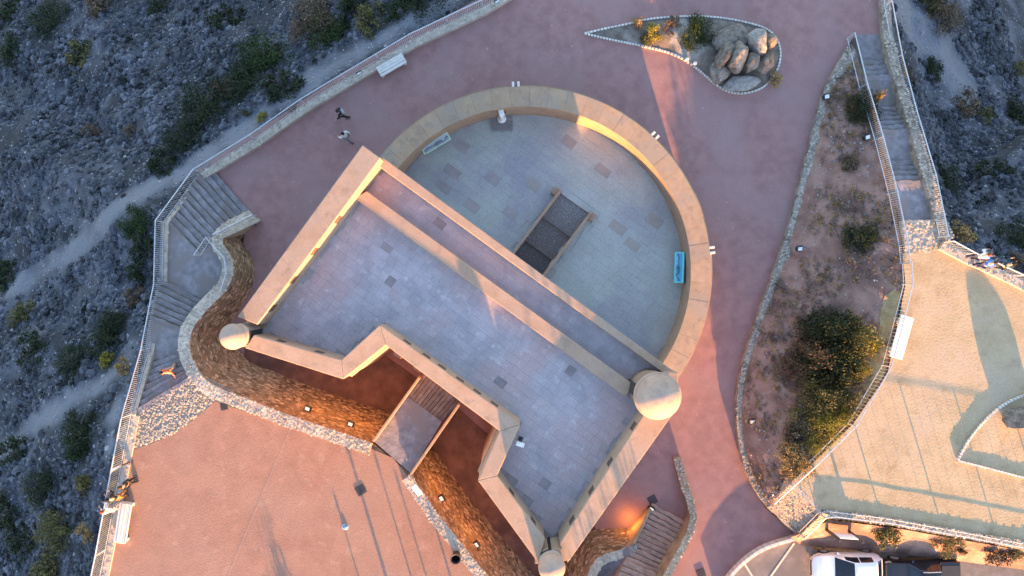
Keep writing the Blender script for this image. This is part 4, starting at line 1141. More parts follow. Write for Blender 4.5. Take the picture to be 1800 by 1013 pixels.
# ------------------------------------------------------------ people
def skin_mesh(name, verts, edges, radii, root=0, sub=1):
    me = bpy.data.meshes.new(name); me.from_pydata(verts, edges, [])
    o = bpy.data.objects.new(name, me); COL.objects.link(o)
    sk = o.modifiers.new('s', 'SKIN'); sk.use_smooth_shade = True
    for i, r in enumerate(radii):
        sv = me.skin_vertices[0].data[i]; sv.radius = (r, r) if not isinstance(r, tuple) else r; sv.use_root = (i == root)
    ss = o.modifiers.new('d', 'SUBSURF'); ss.levels = sub; ss.render_levels = sub
    dg = bpy.context.evaluated_depsgraph_get()
    out = bpy.data.meshes.new_from_object(o.evaluated_get(dg)); out.name = name
    bpy.data.objects.remove(o); bpy.data.meshes.remove(me)
    return out
def person_meshes(pose):
    """joints for a 1.72 m figure facing +Y"""
    st = {'stand': .04, 'walk': .22, 'lean': .06}[pose]
    lean = {'stand': 0, 'walk': .05, 'lean': .16}[pose]
    hip, kn, an = .90, .49, .09
    J = dict(pel=(0,0,.95), spi=(0,lean*.4,1.13), che=(0,lean*.8,1.33), nec=(0,lean,1.48), hed=(0,lean*1.1+.015,1.60), top=(0,lean*1.1,1.67))
    legs = {}
    for s, n in ((-1,'l'),(1,'r')):
        f = st * s
        legs[n] = [(s*.095,0,hip), (s*.10, f*.6+.03, kn), (s*.10, f - (.05 if f < 0 else 0), an), (s*.11, f+.13, .045)]
    arms = {}
    for s, n in ((-1,'l'),(1,'r')):
        sw = -st * s
        if pose == 'lean': el = (s*.25, lean+.12, 1.14); wr = (s*.16, lean+.36, 1.09)
        elif pose == 'walk': el = (s*.24, lean+sw*.5-.02, 1.15); wr = (s*.23, lean+sw*1.1+.08, .93)
        else: el = (s*.25, -.03, 1.14); wr = (s*.235, .09, .92)
        arms[n] = [(s*.17, lean, 1.42), el, wr]
    V, E, Rr = [], [], []
    def chain(pts, rs, start=None):
        prev = start
        for p, r in zip(pts, rs):
            V.append(p); Rr.append(r); i = len(V) - 1
            if prev is not None: E.append((prev, i))
            prev = i
        return prev
    chain([J['pel'], J['spi'], J['che'], J['nec'], (0, lean*1.05, 1.535), J['hed'], J['top']], [(.14,.10),(.125,.092),(.15,.10),.06,.066,.088,.055])
    for n in 'lr': chain(legs[n], [.082,.058,.042,.038], 0)
    for n in 'lr':
        w = chain(arms[n], [.055,.043,.03], 2)
        a, b = Vector(arms[n][1]), Vector(arms[n][2]); d = (b - a).normalized()
        pm = b + d * .07; V.append(tuple(pm)); Rr.append((.036,.018)); E.append((w, len(V) - 1))
    body = skin_mesh('body', V, E, Rr)
    # fingers, nose and ears joined into the body mesh
    mb = MB()
    for n, s in (('l',-1),('r',1)):
        a, b = Vector(arms[n][1]), Vector(arms[n][2]); d = (b - a).normalized(); pm = b + d * .085
        side = d.cross(Vector((s,0,0))).normalized(); out_ = d.cross(side).normalized()
        for k, ln in enumerate((.072,.082,.077,.06)):
            o_ = pm + side * (k - 1.5) * .019; mb.tube([o_ - d*.02, o_ + d*ln*.5, o_ + d*ln*.8 - out_*.012*s, o_ + d*ln - out_*.03*s], [.009,.009,.008,.006], 5)
        o_ = b + d * .03 + side * .03; mb.tube([o_, o_ + side*.03 + d*.03, o_ + side*.036 + d*.062], [.011,.01,.008], 5)
    hx, hy, hz = J['hed']
    mb.tube([(0,hy+.085,hz+.02),(0,hy+.112,hz-.012),(0,hy+.09,hz-.03)], [.008,.014,.01], 5)
    for s in (-1,1): mb.tube([(s*.084,hy,hz+.03),(s*.095,hy-.01,hz),(s*.085,hy,hz-.03)], [.01,.014,.008], 5)
    bm = bmesh.new(); bm.from_mesh(body)
    tmp = bpy.data.meshes.new('t'); tmp.from_pydata(mb.v, [], mb.f); bm.from_mesh(tmp); bpy.data.meshes.remove(tmp)
    bm.to_mesh(body); bm.free()
    for p in body.polygons: p.use_smooth = True
    # shirt
    V, E, Rr = [], [], []
    chain([(0,0,.92), J['spi'], J['che'], (0, lean, 1.44)], [(.155,.115),(.142,.108),(.168,.118),(.085,.075)])
    for n in 'lr':
        sh, el, wr = [Vector(q) for q in arms[n]]; chain([tuple(sh), tuple(el), tuple(el.lerp(wr, .8))], [.07,.058,.044], 2)
    shirt = skin_mesh('shirt', V, E, Rr)
    V, E, Rr = [], [], []
    chain([(0,0,.97)], [(.148,.108)])
    for n in 'lr': chain([tuple(q) for q in legs[n][:3]], [.098,.075,.058], 0)
    trousers = skin_mesh('trousers', V, E, Rr)
    mb = MB()
    for n in 'lr':
        a, t_ = Vector(legs[n][2]), Vector(legs[n][3])
        mb.tube([a + Vector((0,-.05,-.045)), a + Vector((0,.02,-.04)), t_ + Vector((0,.0,-.002)), t_ + Vector((0,.05,-.012))], [.04,.05,.048,.03], 8)
    me = bpy.data.meshes.new('shoes'); me.from_pydata(mb.v, [], mb.f); shoes = me
    bm = bmesh.new(); bmesh.ops.create_uvsphere(bm, u_segments=14, v_segments=10, radius=1)
    for v in bm.verts:
        z = v.co.z; f = v.co.y
        v.co = Vector((v.co.x*.104, v.co.y*.116 - .012, v.co.z*.118)) * (1 + .05*mnoise.noise(v.co*9))
        if f > .25 and z < .35: v.co.y *= .35
        if z < -.5: v.co.z *= .75
        v.co += Vector((hx, hy, hz + .03))
    hair = bpy.data.meshes.new('hair'); bm.to_mesh(hair); bm.free()
    for m_ in (shoes, hair):
        for p in m_.polygons: p.use_smooth = True
    return dict(body=body, shirt=shirt, trousers=trousers, shoes=shoes, hair=hair)
PM = {k: person_meshes(k) for k in ('stand', 'walk', 'lean')}
SKIN = [flat('light_skin', (.48,.30,.22), .6), flat('tan_skin', (.36,.21,.14), .6)]
_cl = {}
def cloth(c):
    if c not in _cl: _cl[c] = pmat('cloth', tuple(x*.8 for x in c), c, 14, 4, .9, .2, 60)
    return _cl[c]
def person(u, v, z, deg, pose, label, shirt, trousers, hair=(.03,.022,.018), shoes=(.05,.05,.05), skin=0, s=1.0, extra=None):
    t = empty('person', P(u, v, z), label, 'person', None, R(deg)); t.scale = (s, s, s)
    for k, c in (('body', None), ('shirt', shirt), ('trousers', trousers), ('shoes', shoes), ('hair', hair)):
        me = PM[pose][k]
        if not me.materials: me.materials.append(SKIN[0])
        o = bpy.data.objects.new(k, me); COL.objects.link(o); o.parent = t
        o.material_slots[0].link = 'OBJECT'; o.material_slots[0].material = SKIN[skin] if c is None else cloth(c)
    if extra == 'bag':
        mb = MB(); mb.box((0, -.17, 1.22), (.28, .14, .4)); mb.build('rucksack', cloth((.30,.32,.36)), t, world=False, bevel=.05, seg=2)
    return t
person(606,207,0,110,'walk','person in black clothes with a grey rucksack walking on the upper plaza',(.02,.02,.028),(.018,.018,.024),extra='bag')
person(615,246,0,60,'walk','person in a pale grey top and dark trousers walking on the upper plaza',(.55,.57,.58),(.16,.17,.19))
person(309,648,3.55,200,'walk','person in an orange red top on the lower flight of the broad stairs',(.62,.13,.07),(.50,.30,.22),skin=1)
person(241,842,ENTRY,70,'stand','brown haired person in black standing by the left fence',(.022,.02,.02),(.03,.028,.03),hair=(.10,.045,.02))
person(224,866,ENTRY,60,'lean','person in black and orange leaning on the left fence',(.03,.026,.022),(.40,.17,.04),hair=(.02,.016,.014))
person(215,886,ENTRY,60,'lean','person in a white shirt leaning on the fence beside the bench',(.72,.72,.72),(.45,.42,.40),hair=(.28,.06,.03),skin=1)
person(1700,453,TZ,-60,'lean','person in a white shirt leaning on the right terrace fence',(.76,.76,.74),(.05,.05,.09),hair=(.22,.06,.025))
person(1711,467,TZ,-50,'lean','person in a blue shirt standing at the right terrace fence',(.06,.20,.62),(.03,.035,.10),hair=(.06,.035,.02))
person(1742,468,TZ,-60,'lean','person in dark teal with their back to the terrace at the right fence',(.02,.06,.075),(.03,.035,.04),hair=(.02,.018,.016))

# ------------------------------------------------------------ cars
def car(name, u, v, z, deg, label, Lc, Wc, Hc, paint, kind):
    t = empty(name, P(u, v, z), label, 'car' if kind == 'hatch' else 'pickup', None, R(deg))
    hl = Lc / 2
    if kind == 'hatch':   # stations from nose (-) to tail (+)
        xs = [-1, -.97, -.9, -.75, -.55, -.46, -.2, .0, .1, .35, .65, .84, .95, 1.0]
        zt = [.55, .66, .74, .84, .91, .96, 1.22, 1.39, Hc, Hc, Hc*.97, Hc*.82, .94, .62]
        wd = [.44, .68, .85, .96, 1, 1, 1, 1, 1, 1, .985, .92, .78, .56]
        belt = [.5, .6, .68, .76, .84, .88, .90, .92, .92, .94, .97, .98, .86, .56]
    else:
        xs = [-1, -.97, -.9, -.7, -.46, -.40, -.22, -.05, .15, .30, .38, .42, .70, .96, 1.0]
        zt = [.75, .92, 1.02, 1.08, 1.12, 1.16, 1.55, Hc, Hc, Hc*.97, 1.35, 1.10, 1.10, 1.10, .80]
        wd = [.74, .9, .97, 1, 1, 1, 1, 1, 1, 1, 1, 1, 1, .97, .88]
        belt = [.7, .85, .95, 1.0, 1.05, 1.06, 1.08, 1.09, 1.10, 1.10, 1.09, 1.05, 1.05, 1.05, .75]
    def itp(tab, x): return float(np.interp(x, xs, tab))
    def S(x, k):
        w = itp(wd, x) * Wc / 2; top = itp(zt, x); b = min(itp(belt, x), top - .02); g = max(0, top - b)
        yin = w * (1 - .36 * min(1, g / .5))
        pts = [(w*.86,.24),(w*.97,.34),(w,.55),(w*.995,b-.1),(w*.95,b)]
        pts += [(w*.95-(w*.95-yin)*.55, b+g*.55), (yin+.03, b+g*.86), (yin*.84, b+g*.985), (yin*.45, top+.012), (0, top+.02)]
        ks = np.linspace(0, 1, len(pts))
        return Vector((x * hl, float(np.interp(k, ks, [p[0] for p in pts])), float(np.interp(k, ks, [p[1] for p in pts]))))
    X_ = np.unique(np.concatenate([np.linspace(-1, 1, 49), xs])); K = np.linspace(0, 1, 19)
    def patch(x0, x1, k0, k1, off, n=14, m=8, both=False, side=1, taper=0):
        mb = MB(); rows = []
        yy = [1] if not both else [1, -1]
        for xi in np.linspace(x0, x1, n):
            row = []
            ks = list(np.linspace(k0, k1, m))
            seq = [(k, 1) for k in ks] + ([(k, -1) for k in ks[::-1][1:]] if both else [])
            for k, sd in seq:
                e = .01
                p = S(xi, k); du = S(min(1, xi + e), k) - S(max(-1, xi - e), k); dv = S(xi, min(1, k + e)) - S(xi, max(0, k - e))
                nn = du.cross(dv)
                if nn.length > 1e-9: nn.normalize()
                if nn.z < 0 and k > .5: nn = -nn
                if k <= .5 and nn.y < 0: nn = -nn
                p = p + nn * off
                row.append(Vector((p.x, p.y * sd * side, p.z)))
            rows.append(row)
        w = len(rows[0])
        mb.v = [tuple(p) for r in rows for p in r]
        mb.f = [(i*w+j, i*w+j+1, (i+1)*w+j+1, (i+1)*w+j) for i in range(n-1) for j in range(w-1)]
        return mb
    mb = MB(); w = len(K) * 2 - 1
    for x in X_:
        for k, sd in [(k, 1) for k in K] + [(k, -1) for k in K[::-1][1:]]:
            p = S(x, k); mb.v.append((p.x, p.y * sd, p.z))
    n = len(X_)
    mb.f = [(i*w+j, i*w+j+1, (i+1)*w+j+1, (i+1)*w+j) for i in range(n-1) for j in range(w-1)] + [(i*w+w-1, i*w, (i+1)*w, (i+1)*w+w-1) for i in range(n-1)]
    mb.f += [tuple(range(w)), tuple(range((n-1)*w, n*w))[::-1]]
    body_ = mb.build('body', paint, t, world=False, smooth=True)
    bm = bmesh.new(); bm.from_mesh(body_.data); bmesh.ops.recalc_face_normals(bm, faces=bm.faces); bm.to_mesh(body_.data); bm.free()
    gl_ = CAR_GLASS
    if kind == 'hatch':
        patch(-.43,.04,.70,1,.006,both=True).build('windshield', gl_, t, world=False, smooth=True)
        patch(.72,.86,.70,1,.006,both=True).build('rear_window', gl_, t, world=False, smooth=True)
        wins = [(-.16,.2,.49,.66),(.23,.6,.49,.66)]; wheels = (-.60,.62)
        heads = [(-.93,-.74,.30,.42)]; tails = [(.86,.97,.34,.46)]
    else:
        patch(-.38,-.12,.70,1,.006,both=True).build('windshield', gl_, t, world=False, smooth=True)
        patch(.31,.37,.72,1,.006,both=True).build('rear_window', gl_, t, world=False, smooth=True)
        wins = [(-.24,.02,.49,.66),(.05,.29,.49,.66)]; wheels = (-.62,.62)
        heads = [(-.97,-.84,.30,.42)]; tails = [(.93,.99,.3,.42)]
        mb = MB(); mb.box((.71*hl,0,1.128),(.5*hl,Wc*.78,.02)); mb.build('cargo_cover', M['black'], t, world=False)
        for s in (-1,1):
            mb = MB(); mb.tube([(-.2*hl,s*Wc*.33,Hc+.02),(0,s*Wc*.335,Hc+.07),(.28*hl,s*Wc*.33,Hc+.01)], .018, 6); mb.build('roof_rail', M['metal'], t, world=False)
    for s in (-1, 1):
        for q in wins: patch(*q, .006, n=8, m=5, side=s).build('side_window', gl_, t, world=False, smooth=True)
        for q in heads: patch(*q, .008, n=6, m=5, side=s).build('headlight', LAMPW, t, world=False, smooth=True)
        for q in tails: patch(*q, .008, n=6, m=5, side=s).build('tail_light', LAMPR, t, world=False, smooth=True)
        mb = MB(); mb.box((-.33*hl, s*(Wc/2+.08), .95 if kind == 'hatch' else 1.15),(.13,.17,.13)); mb.build('wing_mirror', paint, t, world=False, bevel=.04, seg=2)
        for x in wheels:
            mb = MB(); r = .31 if kind == 'hatch' else .38
            prof = [(r*.55,-.10),(r*.9,-.105),(r,-.08),(r,.08),(r*.9,.105),(r*.55,.10)]
            mb.lathe(prof, n=28)
            o = mb.build('wheel', TYRE, t, world=False, smooth=True); o.location = (x*hl, s*(Wc/2-.09), r); o.rotation_euler = (R(90),0,0)
            mb = MB(); mb.lathe([(r*.62,-.112),(r*.62,.112)], n=20); 
            for k in range(5):
                a = k*1.2566; 
            rim = mb.build('rim', M['metal'], o, world=False)
    mb = MB(); mb.box((-.995*hl,0,.42),(.04,Wc*.5,.16)); mb.build('grille', M['black'], t, world=False, bevel=.01)
    mb = MB(); mb.box((0,0,.25),(Lc*.82,Wc*.84,.12)); mb.build('underbody', M['black'], t, world=False)
    return t
CAR_GLASS = flat('tinted_glass', (.012,.014,.02), .06, spec=.6); LAMPW = flat('lamp_lens', (.55,.56,.58), .1); LAMPR = flat('red_lens', (.35,.01,.012), .15)
TYRE = flat('tyre_rubber', (.02,.02,.02), .85)
car('parked_car', 1480, 992, PZ+.02, 1, 'white hatchback parked at the bottom edge', 3.95, 1.78, 1.47, flat('white_car_paint', (.80,.81,.82), .3, coat=.5, vary=.02), 'hatch')
car('parked_pickup', 1606, 1004, PZ+.02, 1, 'black pickup parked right of the white hatchback', 4.2, 1.85, 1.72, flat('black_car_paint', (.014,.014,.018), .28, coat=.5, vary=.02), 'pickup')

# ------------------------------------------------------------ vegetation
def crown_mesh(name, seed, n_clump, n_leaf, leaf_s, flat_=.75, spiky=0):
    r = np.random.default_rng(seed)
    cs = r.normal(size=(n_clump, 3)); cs /= np.linalg.norm(cs, axis=1)[:, None]
    cs *= (r.random(n_clump) ** .45)[:, None] * .82
    cs[:, 2] = np.abs(cs[:, 2]) * flat_
    rad = r.uniform(.16, .34, n_clump)
    per = max(6, n_leaf // n_clump)
    d = r.normal(size=(n_clump, per, 3)); d /= np.linalg.norm(d, axis=2)[:, :, None]
    q = cs[:, None, :] + d * (rad[:, None] * r.random((n_clump, per)) ** .4)[:, :, None]
    q = q.reshape(-1, 3); q[:, 2] = np.maximum(q[:, 2], .02)
    m = len(q)
    a = r.normal(size=(m, 3)); a /= np.linalg.norm(a, axis=1)[:, None]
    if spiky: a = q / (np.linalg.norm(q, axis=1)[:, None] + 1e-6) + a * .5; a /= np.linalg.norm(a, axis=1)[:, None]
    b = np.cross(a, r.normal(size=(m, 3))); b /= np.linalg.norm(b, axis=1)[:, None]
    s = leaf_s * r.uniform(.6, 1.4, m)[:, None]
    la, lb = (1.0, .55) if not spiky else (1.6, .18)
    v = np.stack([q - a*s*la, q + b*s*lb, q + a*s*la, q - b*s*lb], 1).reshape(-1, 3)
    f = np.arange(4 * m).reshape(-1, 4)
    me = bpy.data.meshes.new(name); me.from_pydata(v.tolist(), [], f.tolist())
    return me
def stem_mesh(seed):
    r = random.Random(seed); mb = MB()
    mb.tube([(0,0,-.15),(.02,.01,.12),(.03,-.02,.3)], [.07,.05,.04], 6)
    for k in range(6):
        a = k * 1.05 + r.uniform(-.3,.3); l = r.uniform(.45,.75)
        mb.tube([(0,0,.05),(math.cos(a)*l*.4,math.sin(a)*l*.4,.25),(math.cos(a)*l,math.sin(a)*l,.3+r.uniform(0,.25))], [.035,.022,.008], 5)
    me = bpy.data.meshes.new('trunk'); me.from_pydata(mb.v, [], mb.f); me.materials.append(M['bark'])
    return me
CR = [crown_mesh('crown', 10 + i, 26, 1700, .055) for i in range(4)] + [crown_mesh('crown', 30 + i, 22, 1500, .06, .55, 1) for i in range(2)]
CRB = [crown_mesh('crown', 50 + i, 60, 5200, .030) for i in range(3)]
ST = [stem_mesh(i) for i in range(3)]
for m_ in CR + CRB: m_.materials.append(M['leaf_dark'])
_bi = [0]
def bush(u, v, r_px, hgt, mat, label, where='hill', name='shrub', sx=1.0, deg=None, big=False, lib=None, group=None):
    if where == 'hill': p = hill_pt(u, v)
    else:
        z = where(P(u, v)[0], P(u, v)[1]) if callable(where) else where
        p = P(u, v, z)
        if callable(where): z = where(p.x, p.y); p = P(u, v, z)
    _bi[0] += 1; i = _bi[0]
    rad = r_px * MPP * (CAM_H - p.z) / CAM_H * (1.25 if where != 'hill' else 1.0)
    t = empty(name, (p.x, p.y, p.z - .05), label, 'tree' if 'tree' in name else 'shrub', group, R(deg if deg is not None else (i * 77) % 360))
    me = (lib[0] if lib else (CRB if big else CR[:4]))[i % (len(lib[0]) if lib else (3 if big else 4))]
    o = bpy.data.objects.new('crown', me); COL.objects.link(o); o.parent = t; o.scale = (rad * sx, rad / sx, hgt)
    o.material_slots[0].link = 'OBJECT'; o.material_slots[0].material = M[mat]
    o = bpy.data.objects.new('trunk', ST[i % 3]); COL.objects.link(o); o.parent = t; o.scale = (rad, rad, hgt)
    return t
SP = (CR[4:],)
hb = [  # hillside left, from the top down
 (470,112,48,1.5,'leaf_green','bright green shrub on the upper hillside above the plaza fence',1),
 (440,150,36,1.2,'leaf_dark','dark shrub just below left of the bright green shrub on the hillside',1),
 (500,150,30,1.0,'leaf_dark','dark shrub on the lower right side of the bright green shrub',0),
 (368,196,44,1.4,'leaf_dark','large dark shrub left of the fence halfway down the upper slope',1),
 (395,165,22,.9,'leaf_brown','brownish shrub on top of the large dark one on the upper slope',0),
 (330,255,36,1.1,'leaf_dark','dark shrub above the fence corner at the top of the stairs',1),
 (292,290,24,.8,'leaf_dark','small dark shrub left of the top of the stairs by the path',0),
 (555,40,42,1.4,'leaf_brown','brown tinged shrub at the top of the hillside',1),
 (580,75,36,1.2,'leaf_green','green shrub under the brown tinged one near the fence',1),
 (620,20,30,1.1,'leaf_dark','dark shrub touching the top edge left of the fence',0),
 (655,40,26,.9,'leaf_olive','olive shrub left of the fence near the top edge',0),
 (735,5,40,1.3,'leaf_dark','dark shrub at the top edge beside the fence',1),
 (700,18,22,.8,'leaf_green','small green shrub left of the shrub at the top edge',0),
 (520,205,20,.7,'leaf_dark','small dark shrub close to the fence below the bright green shrub',0),
 (462,208,9,.4,'leaf_yellow','tiny yellow green plant beside the plaza fence',0),
 (433,200,7,.35,'leaf_olive','tiny olive plant on the pale patch above the fence',0),
 (403,36,28,1.0,'leaf_dark','isolated dark shrub near the top, left of the bare slope',0),
 (163,233,15,.55,'leaf_brown','left of two round brown cushions on the bare slope',0),
 (233,234,13,.5,'leaf_brown','right of two round brown cushions on the bare slope',0),
 (175,15,26,.9,'leaf_brown','brown shrub at the top edge of the left slope',0),
 (95,40,36,1.1,'leaf_dark','dark shrub in the top left corner area',1),
 (20,20,36,1.1,'leaf_dark','dark shrub filling the very top left corner',0),
 (140,105,26,.8,'leaf_olive','dull olive shrub on the upper left slope',0),
 (20,90,28,.8,'leaf_dark','dark shrub on the left edge below the top corner',0),
 (145,100,22,.8,'leaf_dark','dark shrub right beside the dull olive one',0),
 (285,10,22,.8,'leaf_dark','dark shrub at the top edge midway along the left slope',0),
 (370,130,9,.45,'leaf_dark','small spiky dark tuft alone on the pale slope',0),
 (250,395,30,1.0,'leaf_green','green shrub touching the fence beside the broad stairs',1),
 (258,440,24,.8,'leaf_dark','dark shrub right below the green one in the row along the stair fence',0),
 (252,480,22,.8,'leaf_dark','second dark shrub from the top in the row along the stair fence',0),
 (246,520,20,.7,'leaf_brown','brownish shrub at the lower end of the row along the stair fence',0),
 (205,570,28,1.0,'leaf_dark','dark shrub left of the lower stair fence',1),
 (190,605,30,1.0,'leaf_dark','dark shrub just above the yellow flowering one',1),
 (193,637,15,.7,'leaf_yellow','sunlit yellow green shrub beside the lower stair fence',0),
 (222,645,14,.6,'leaf_orange','sunlit straw coloured shrub touching the lower stair fence',0),
 (135,640,32,.9,'leaf_dark','dark shrub above the lower footpath',1),
 (60,620,30,.8,'leaf_dark','dark shrub left above the lower footpath',0),
 (40,560,26,.7,'leaf_olive','olive shrub below the upper footpath near the left edge',0),
 (20,490,26,.8,'leaf_dark','dark shrub on the left edge beside the upper footpath',0),
 (150,760,38,1.2,'leaf_dark','large dark shrub below the lower footpath left of the cobbles',1),
 (140,785,22,.9,'leaf_green','greener shrub on the lower side of the large dark one by the footpath',0),
 (80,860,32,1.0,'leaf_dark','dark shrub on the lower left slope',1),
 (105,930,34,1.1,'leaf_olive','olive shrub low on the left slope below the bench',1),
 (90,1000,30,1.0,'leaf_olive','olive shrub at the bottom edge of the left slope',0),
 (50,950,30,.9,'leaf_dark','dark shrub at the bottom left, beside the olive ones',0),
 (155,935,16,.6,'leaf_orange','sunlit straw tuft left of the long bench and fence',0),
 (30,800,30,.9,'leaf_dark','dark shrub on the left edge under the lower footpath',0),
 (150,850,18,.7,'leaf_olive','olive shrub on the slope left of the people at the fence',0),
 (20,900,30,.9,'leaf_dark','dark shrub on the left edge of the lower slope',0),
 # hillside right
 (1645,20,38,1.2,'leaf_brown','big brown shrub at the top edge right of the stairs',1),
 (1625,5,22,.9,'leaf_olive','olive shrub at the top edge beside the big brown one',0),
 (1636,122,20,.6,'leaf_dark','dark angular shrub below the pale patch right of the stairs',0),
 (1592,140,16,.6,'leaf_brown','brown shrub touching the right stair fence',0),
 (1692,190,26,.8,'leaf_brown','brown shrub in the middle of the right slope',0),
 (1725,205,16,.6,'leaf_olive','small olive shrub right of the brown one on the right slope',0),
 (1785,120,16,.6,'leaf_olive','olive shrub near the right edge of the right slope',0),
 (1660,320,26,.8,'leaf_dark','dark shrub touching the lower right stair fence',1),
 (1785,200,26,.8,'leaf_dark','dark shrub at the right edge of the upper right slope',0),
 (1750,300,26,.8,'leaf_dark','dark shrub in the lower middle of the right slope',0),
 (1690,412,22,.8,'leaf_orange','rusty sunlit shrub at the corner of the terrace fence',0),
 (1790,425,34,1.1,'leaf_dark','large dark shrub at the right edge behind the terrace fence',1),
 (1785,465,18,.7,'leaf_brown','rusty shrub behind the fence right of the three people',0),
]
for u, v, rp, h, mt, lb, bg_ in hb:
    bush(u, v, rp * 1.5, h * 1.15, mt, lb, big=bool(bg_), group='shrubs on the hillside')
bank = zbank  # hedge's sunny side: sunlight painted in with yellow and olive leaves
for u, v, rp, h, mt, lb, bg_ in [
 (1512,192,30,1.8,'leaf_dark','dark pine standing over the handrail of the right stairs',1),
 (1496,290,22,.6,'leaf_brown','low brown shrub on the bank below the dark pine',0),
 (1510,418,34,1.3,'leaf_dark','rounded dark olive shrub on the bank left of the cobbled landing',1),
 (1530,425,16,.9,'leaf_olive','olive side of the rounded shrub left of the cobbled landing',0),
 (1440,580,46,4.1,'leaf_dark','topmost dark shrub of the long hedge on the bank',1),
 (1480,590,41,4.0,'leaf_olive','dull olive shrub beside the topmost one of the long hedge',1),
 (1510,603,29,1.9,'leaf_yellow','sunlit yellow green shrub at the top of the long hedge',1),
 (1455,640,48,3.8,'leaf_dark','dark shrub in the middle of the long hedge',1),
 (1422,622,32,3.9,'leaf_brown','brown shrub on the road side of the long hedge',1),
 (1485,660,31,1.9,'leaf_olive','olive shrub on the sunny side of the long hedge middle',1),
 (1440,690,43,2.8,'leaf_olive','dull olive shrub in the lower middle of the long hedge',1),
 (1475,705,29,1.7,'leaf_olive','olive shrub on the sunny side of the lower hedge',1),
 (1420,735,38,1.9,'leaf_olive','olive green shrub low in the long hedge',1),
 (1452,745,31,1.7,'leaf_yellow','bright yellow green shrub low on the sunny side of the hedge',1),
 (1398,775,31,1.4,'leaf_brown','brown shrub near the lower end of the hedge',0),
 (1400,808,36,1.4,'leaf_orange','straw coloured shrub at the lower end of the hedge by the fence',1),
 (1394,645,24,2.2,'leaf_brown','brown shrub standing left of the hedge near the road',1),
 (1505,650,20,1.6,'leaf_yellow','yellow green shrub at the fence beside the hedge middle',1),
 (1478,728,18,1.4,'leaf_yellow','small yellow green shrub at the fence beside the lower hedge',1),
 (1430,785,20,1.1,'leaf_yellow','yellow green shrub just above the straw one at the lower hedge end',1)]:
    bush(u, v, rp, h, mt, lb, where=bank, big=bool(bg_), group='shrubs on the planted bank', name='pine_tree' if 'pine' in lb and 'below' not in lb else 'shrub')
bush(1536,173,8,1.9,'leaf_orange','tuft of orange blossom beside the dark pine', where=.9, name='flowering_shrub')
for u, v, rp, h, mt, lb, bg_ in [(1560,935,22,.9,'leaf_olive','left shrub on the verge between terrace wall and cars',0),(1668,950,22,.8,'leaf_olive','large middle shrub on the verge above the black pickup',1),
                                 (1690,965,10,.5,'leaf_dark','small dark shrub beside the large one on the verge',0),(1757,968,20,.8,'leaf_brown','brown shrub on the verge towards the right edge',0),(1785,970,14,.6,'leaf_olive','olive shrub on the verge at the right edge',0)]:
    bush(u, v, rp * 1.3, h, mt, lb, where=zsb, big=bool(bg_), group='shrubs on the parking verge')
for u, v, rp, h, mt, lb, bg_ in [(1221,62,32,1.7,'leaf_green','round dark green bush in the rock garden',1),(1148,58,16,.7,'leaf_yellow','yellow green plant in the rock garden',0),(1138,70,12,.5,'leaf_olive','grey olive plant below the yellow green one in the rock garden',0),
                                 (1122,42,12,.5,'leaf_orange','orange brown tuft at the upper edging of the rock garden',0),(1362,140,14,.35,'leaf_orange','straw tuft at the lower right edging of the rock garden',0),(1180,45,18,.4,'leaf_brown','low dull plant between the two bushes of the rock garden',0)]:
    bush(u, v, rp, h, mt, lb, where=.25, big=bool(bg_), group='plants in the rock garden')

# scrub and stones nobody could count
M['cushion'] = pmat('grey_cushion_plant', (.055,.058,.07), (.15,.155,.185), .35, 8, .97, .8, 22, c3=(.045,.048,.055), s3=.8, lo3=.5, hi3=.62, island=.45, bdist=.03)
def scatter_area(n, box):
    out = []
    u0, u1, v0, v1 = box
    while len(out) < n:
        u = random.uniform(u0, u1); v = random.uniform(v0, v1); p = P(u, v, -2); out.append((p.x, p.y))
    return np.array(out)
def hill_points(n, clump, on_path=False):
    pts = np.concatenate([scatter_area(int(n * .76), (-230, 900, -150, 1150)), scatter_area(int(n * .24), (1560, 1960, -150, 560))])
    x, y = pts[:, 0], pts[:, 1]
    d, _ = np_dist_polyline(x, y, hill, True); ins = np_in_poly(x, y, hill)
    pm = np.full(x.shape, 1e9)
    for i, t_ in enumerate(tw):
        dd, _ = np_dist_polyline(x, y, t_); pm = np.minimum(pm, dd / (0.75, 0.7, 1.7, .5)[i])
    nz_ = fbm(x / 1.8 + 7, y / 1.8) + .5 * fbm(x / .6, y / .6)
    keep = (~ins) & (d > .25) & ((pm > 1) | on_path) & (nz_ + rng.normal(size=x.shape) * .1 > clump)
    return x[keep], y[keep]
def tufts(name, n, clump, size, blades, mat, label, up=.6, sunk=.0):
    x, y = hill_points(n, clump); z = T(x, y); m = len(x)
    s = size * rng.uniform(.45, 1.5, m)
    d = rng.normal(size=(m, blades, 3)); d[:, :, 2] = np.abs(d[:, :, 2]) * up + .12; d /= np.linalg.norm(d, axis=2)[:, :, None]
    c = np.stack([x, y, z - sunk], -1)[:, None, :] + d * (s[:, None] * rng.uniform(.25, .8, (m, blades)))[:, :, None]
    b = np.cross(d, rng.normal(size=(m, blades, 3))); b /= np.linalg.norm(b, axis=2)[:, :, None]
    ss = s[:, None, None]
    v = np.stack([c - d*ss*.4, c + b*ss*.22, c + d*ss*.45, c - b*ss*.22], 2).reshape(-1, 3)
    f = np.arange(len(v)).reshape(-1, 4)
    me = bpy.data.meshes.new(name); me.from_pydata(v.tolist(), [], f.tolist())
    o = link_mesh(name, me, mat); tag(o, label, 'scrub', kind='stuff')
tufts('dry_scrub', 22000, -.10, .17, 10, M['scrub_dry'], 'pale dry scrub covering both hillsides')
tufts('dark_scrub', 8000, .10, .22, 16, M['scrub_dark'], 'dark low scrub in patches on both hillsides')
x, y = hill_points(30000, -.02); z = T(x, y); m = len(x)
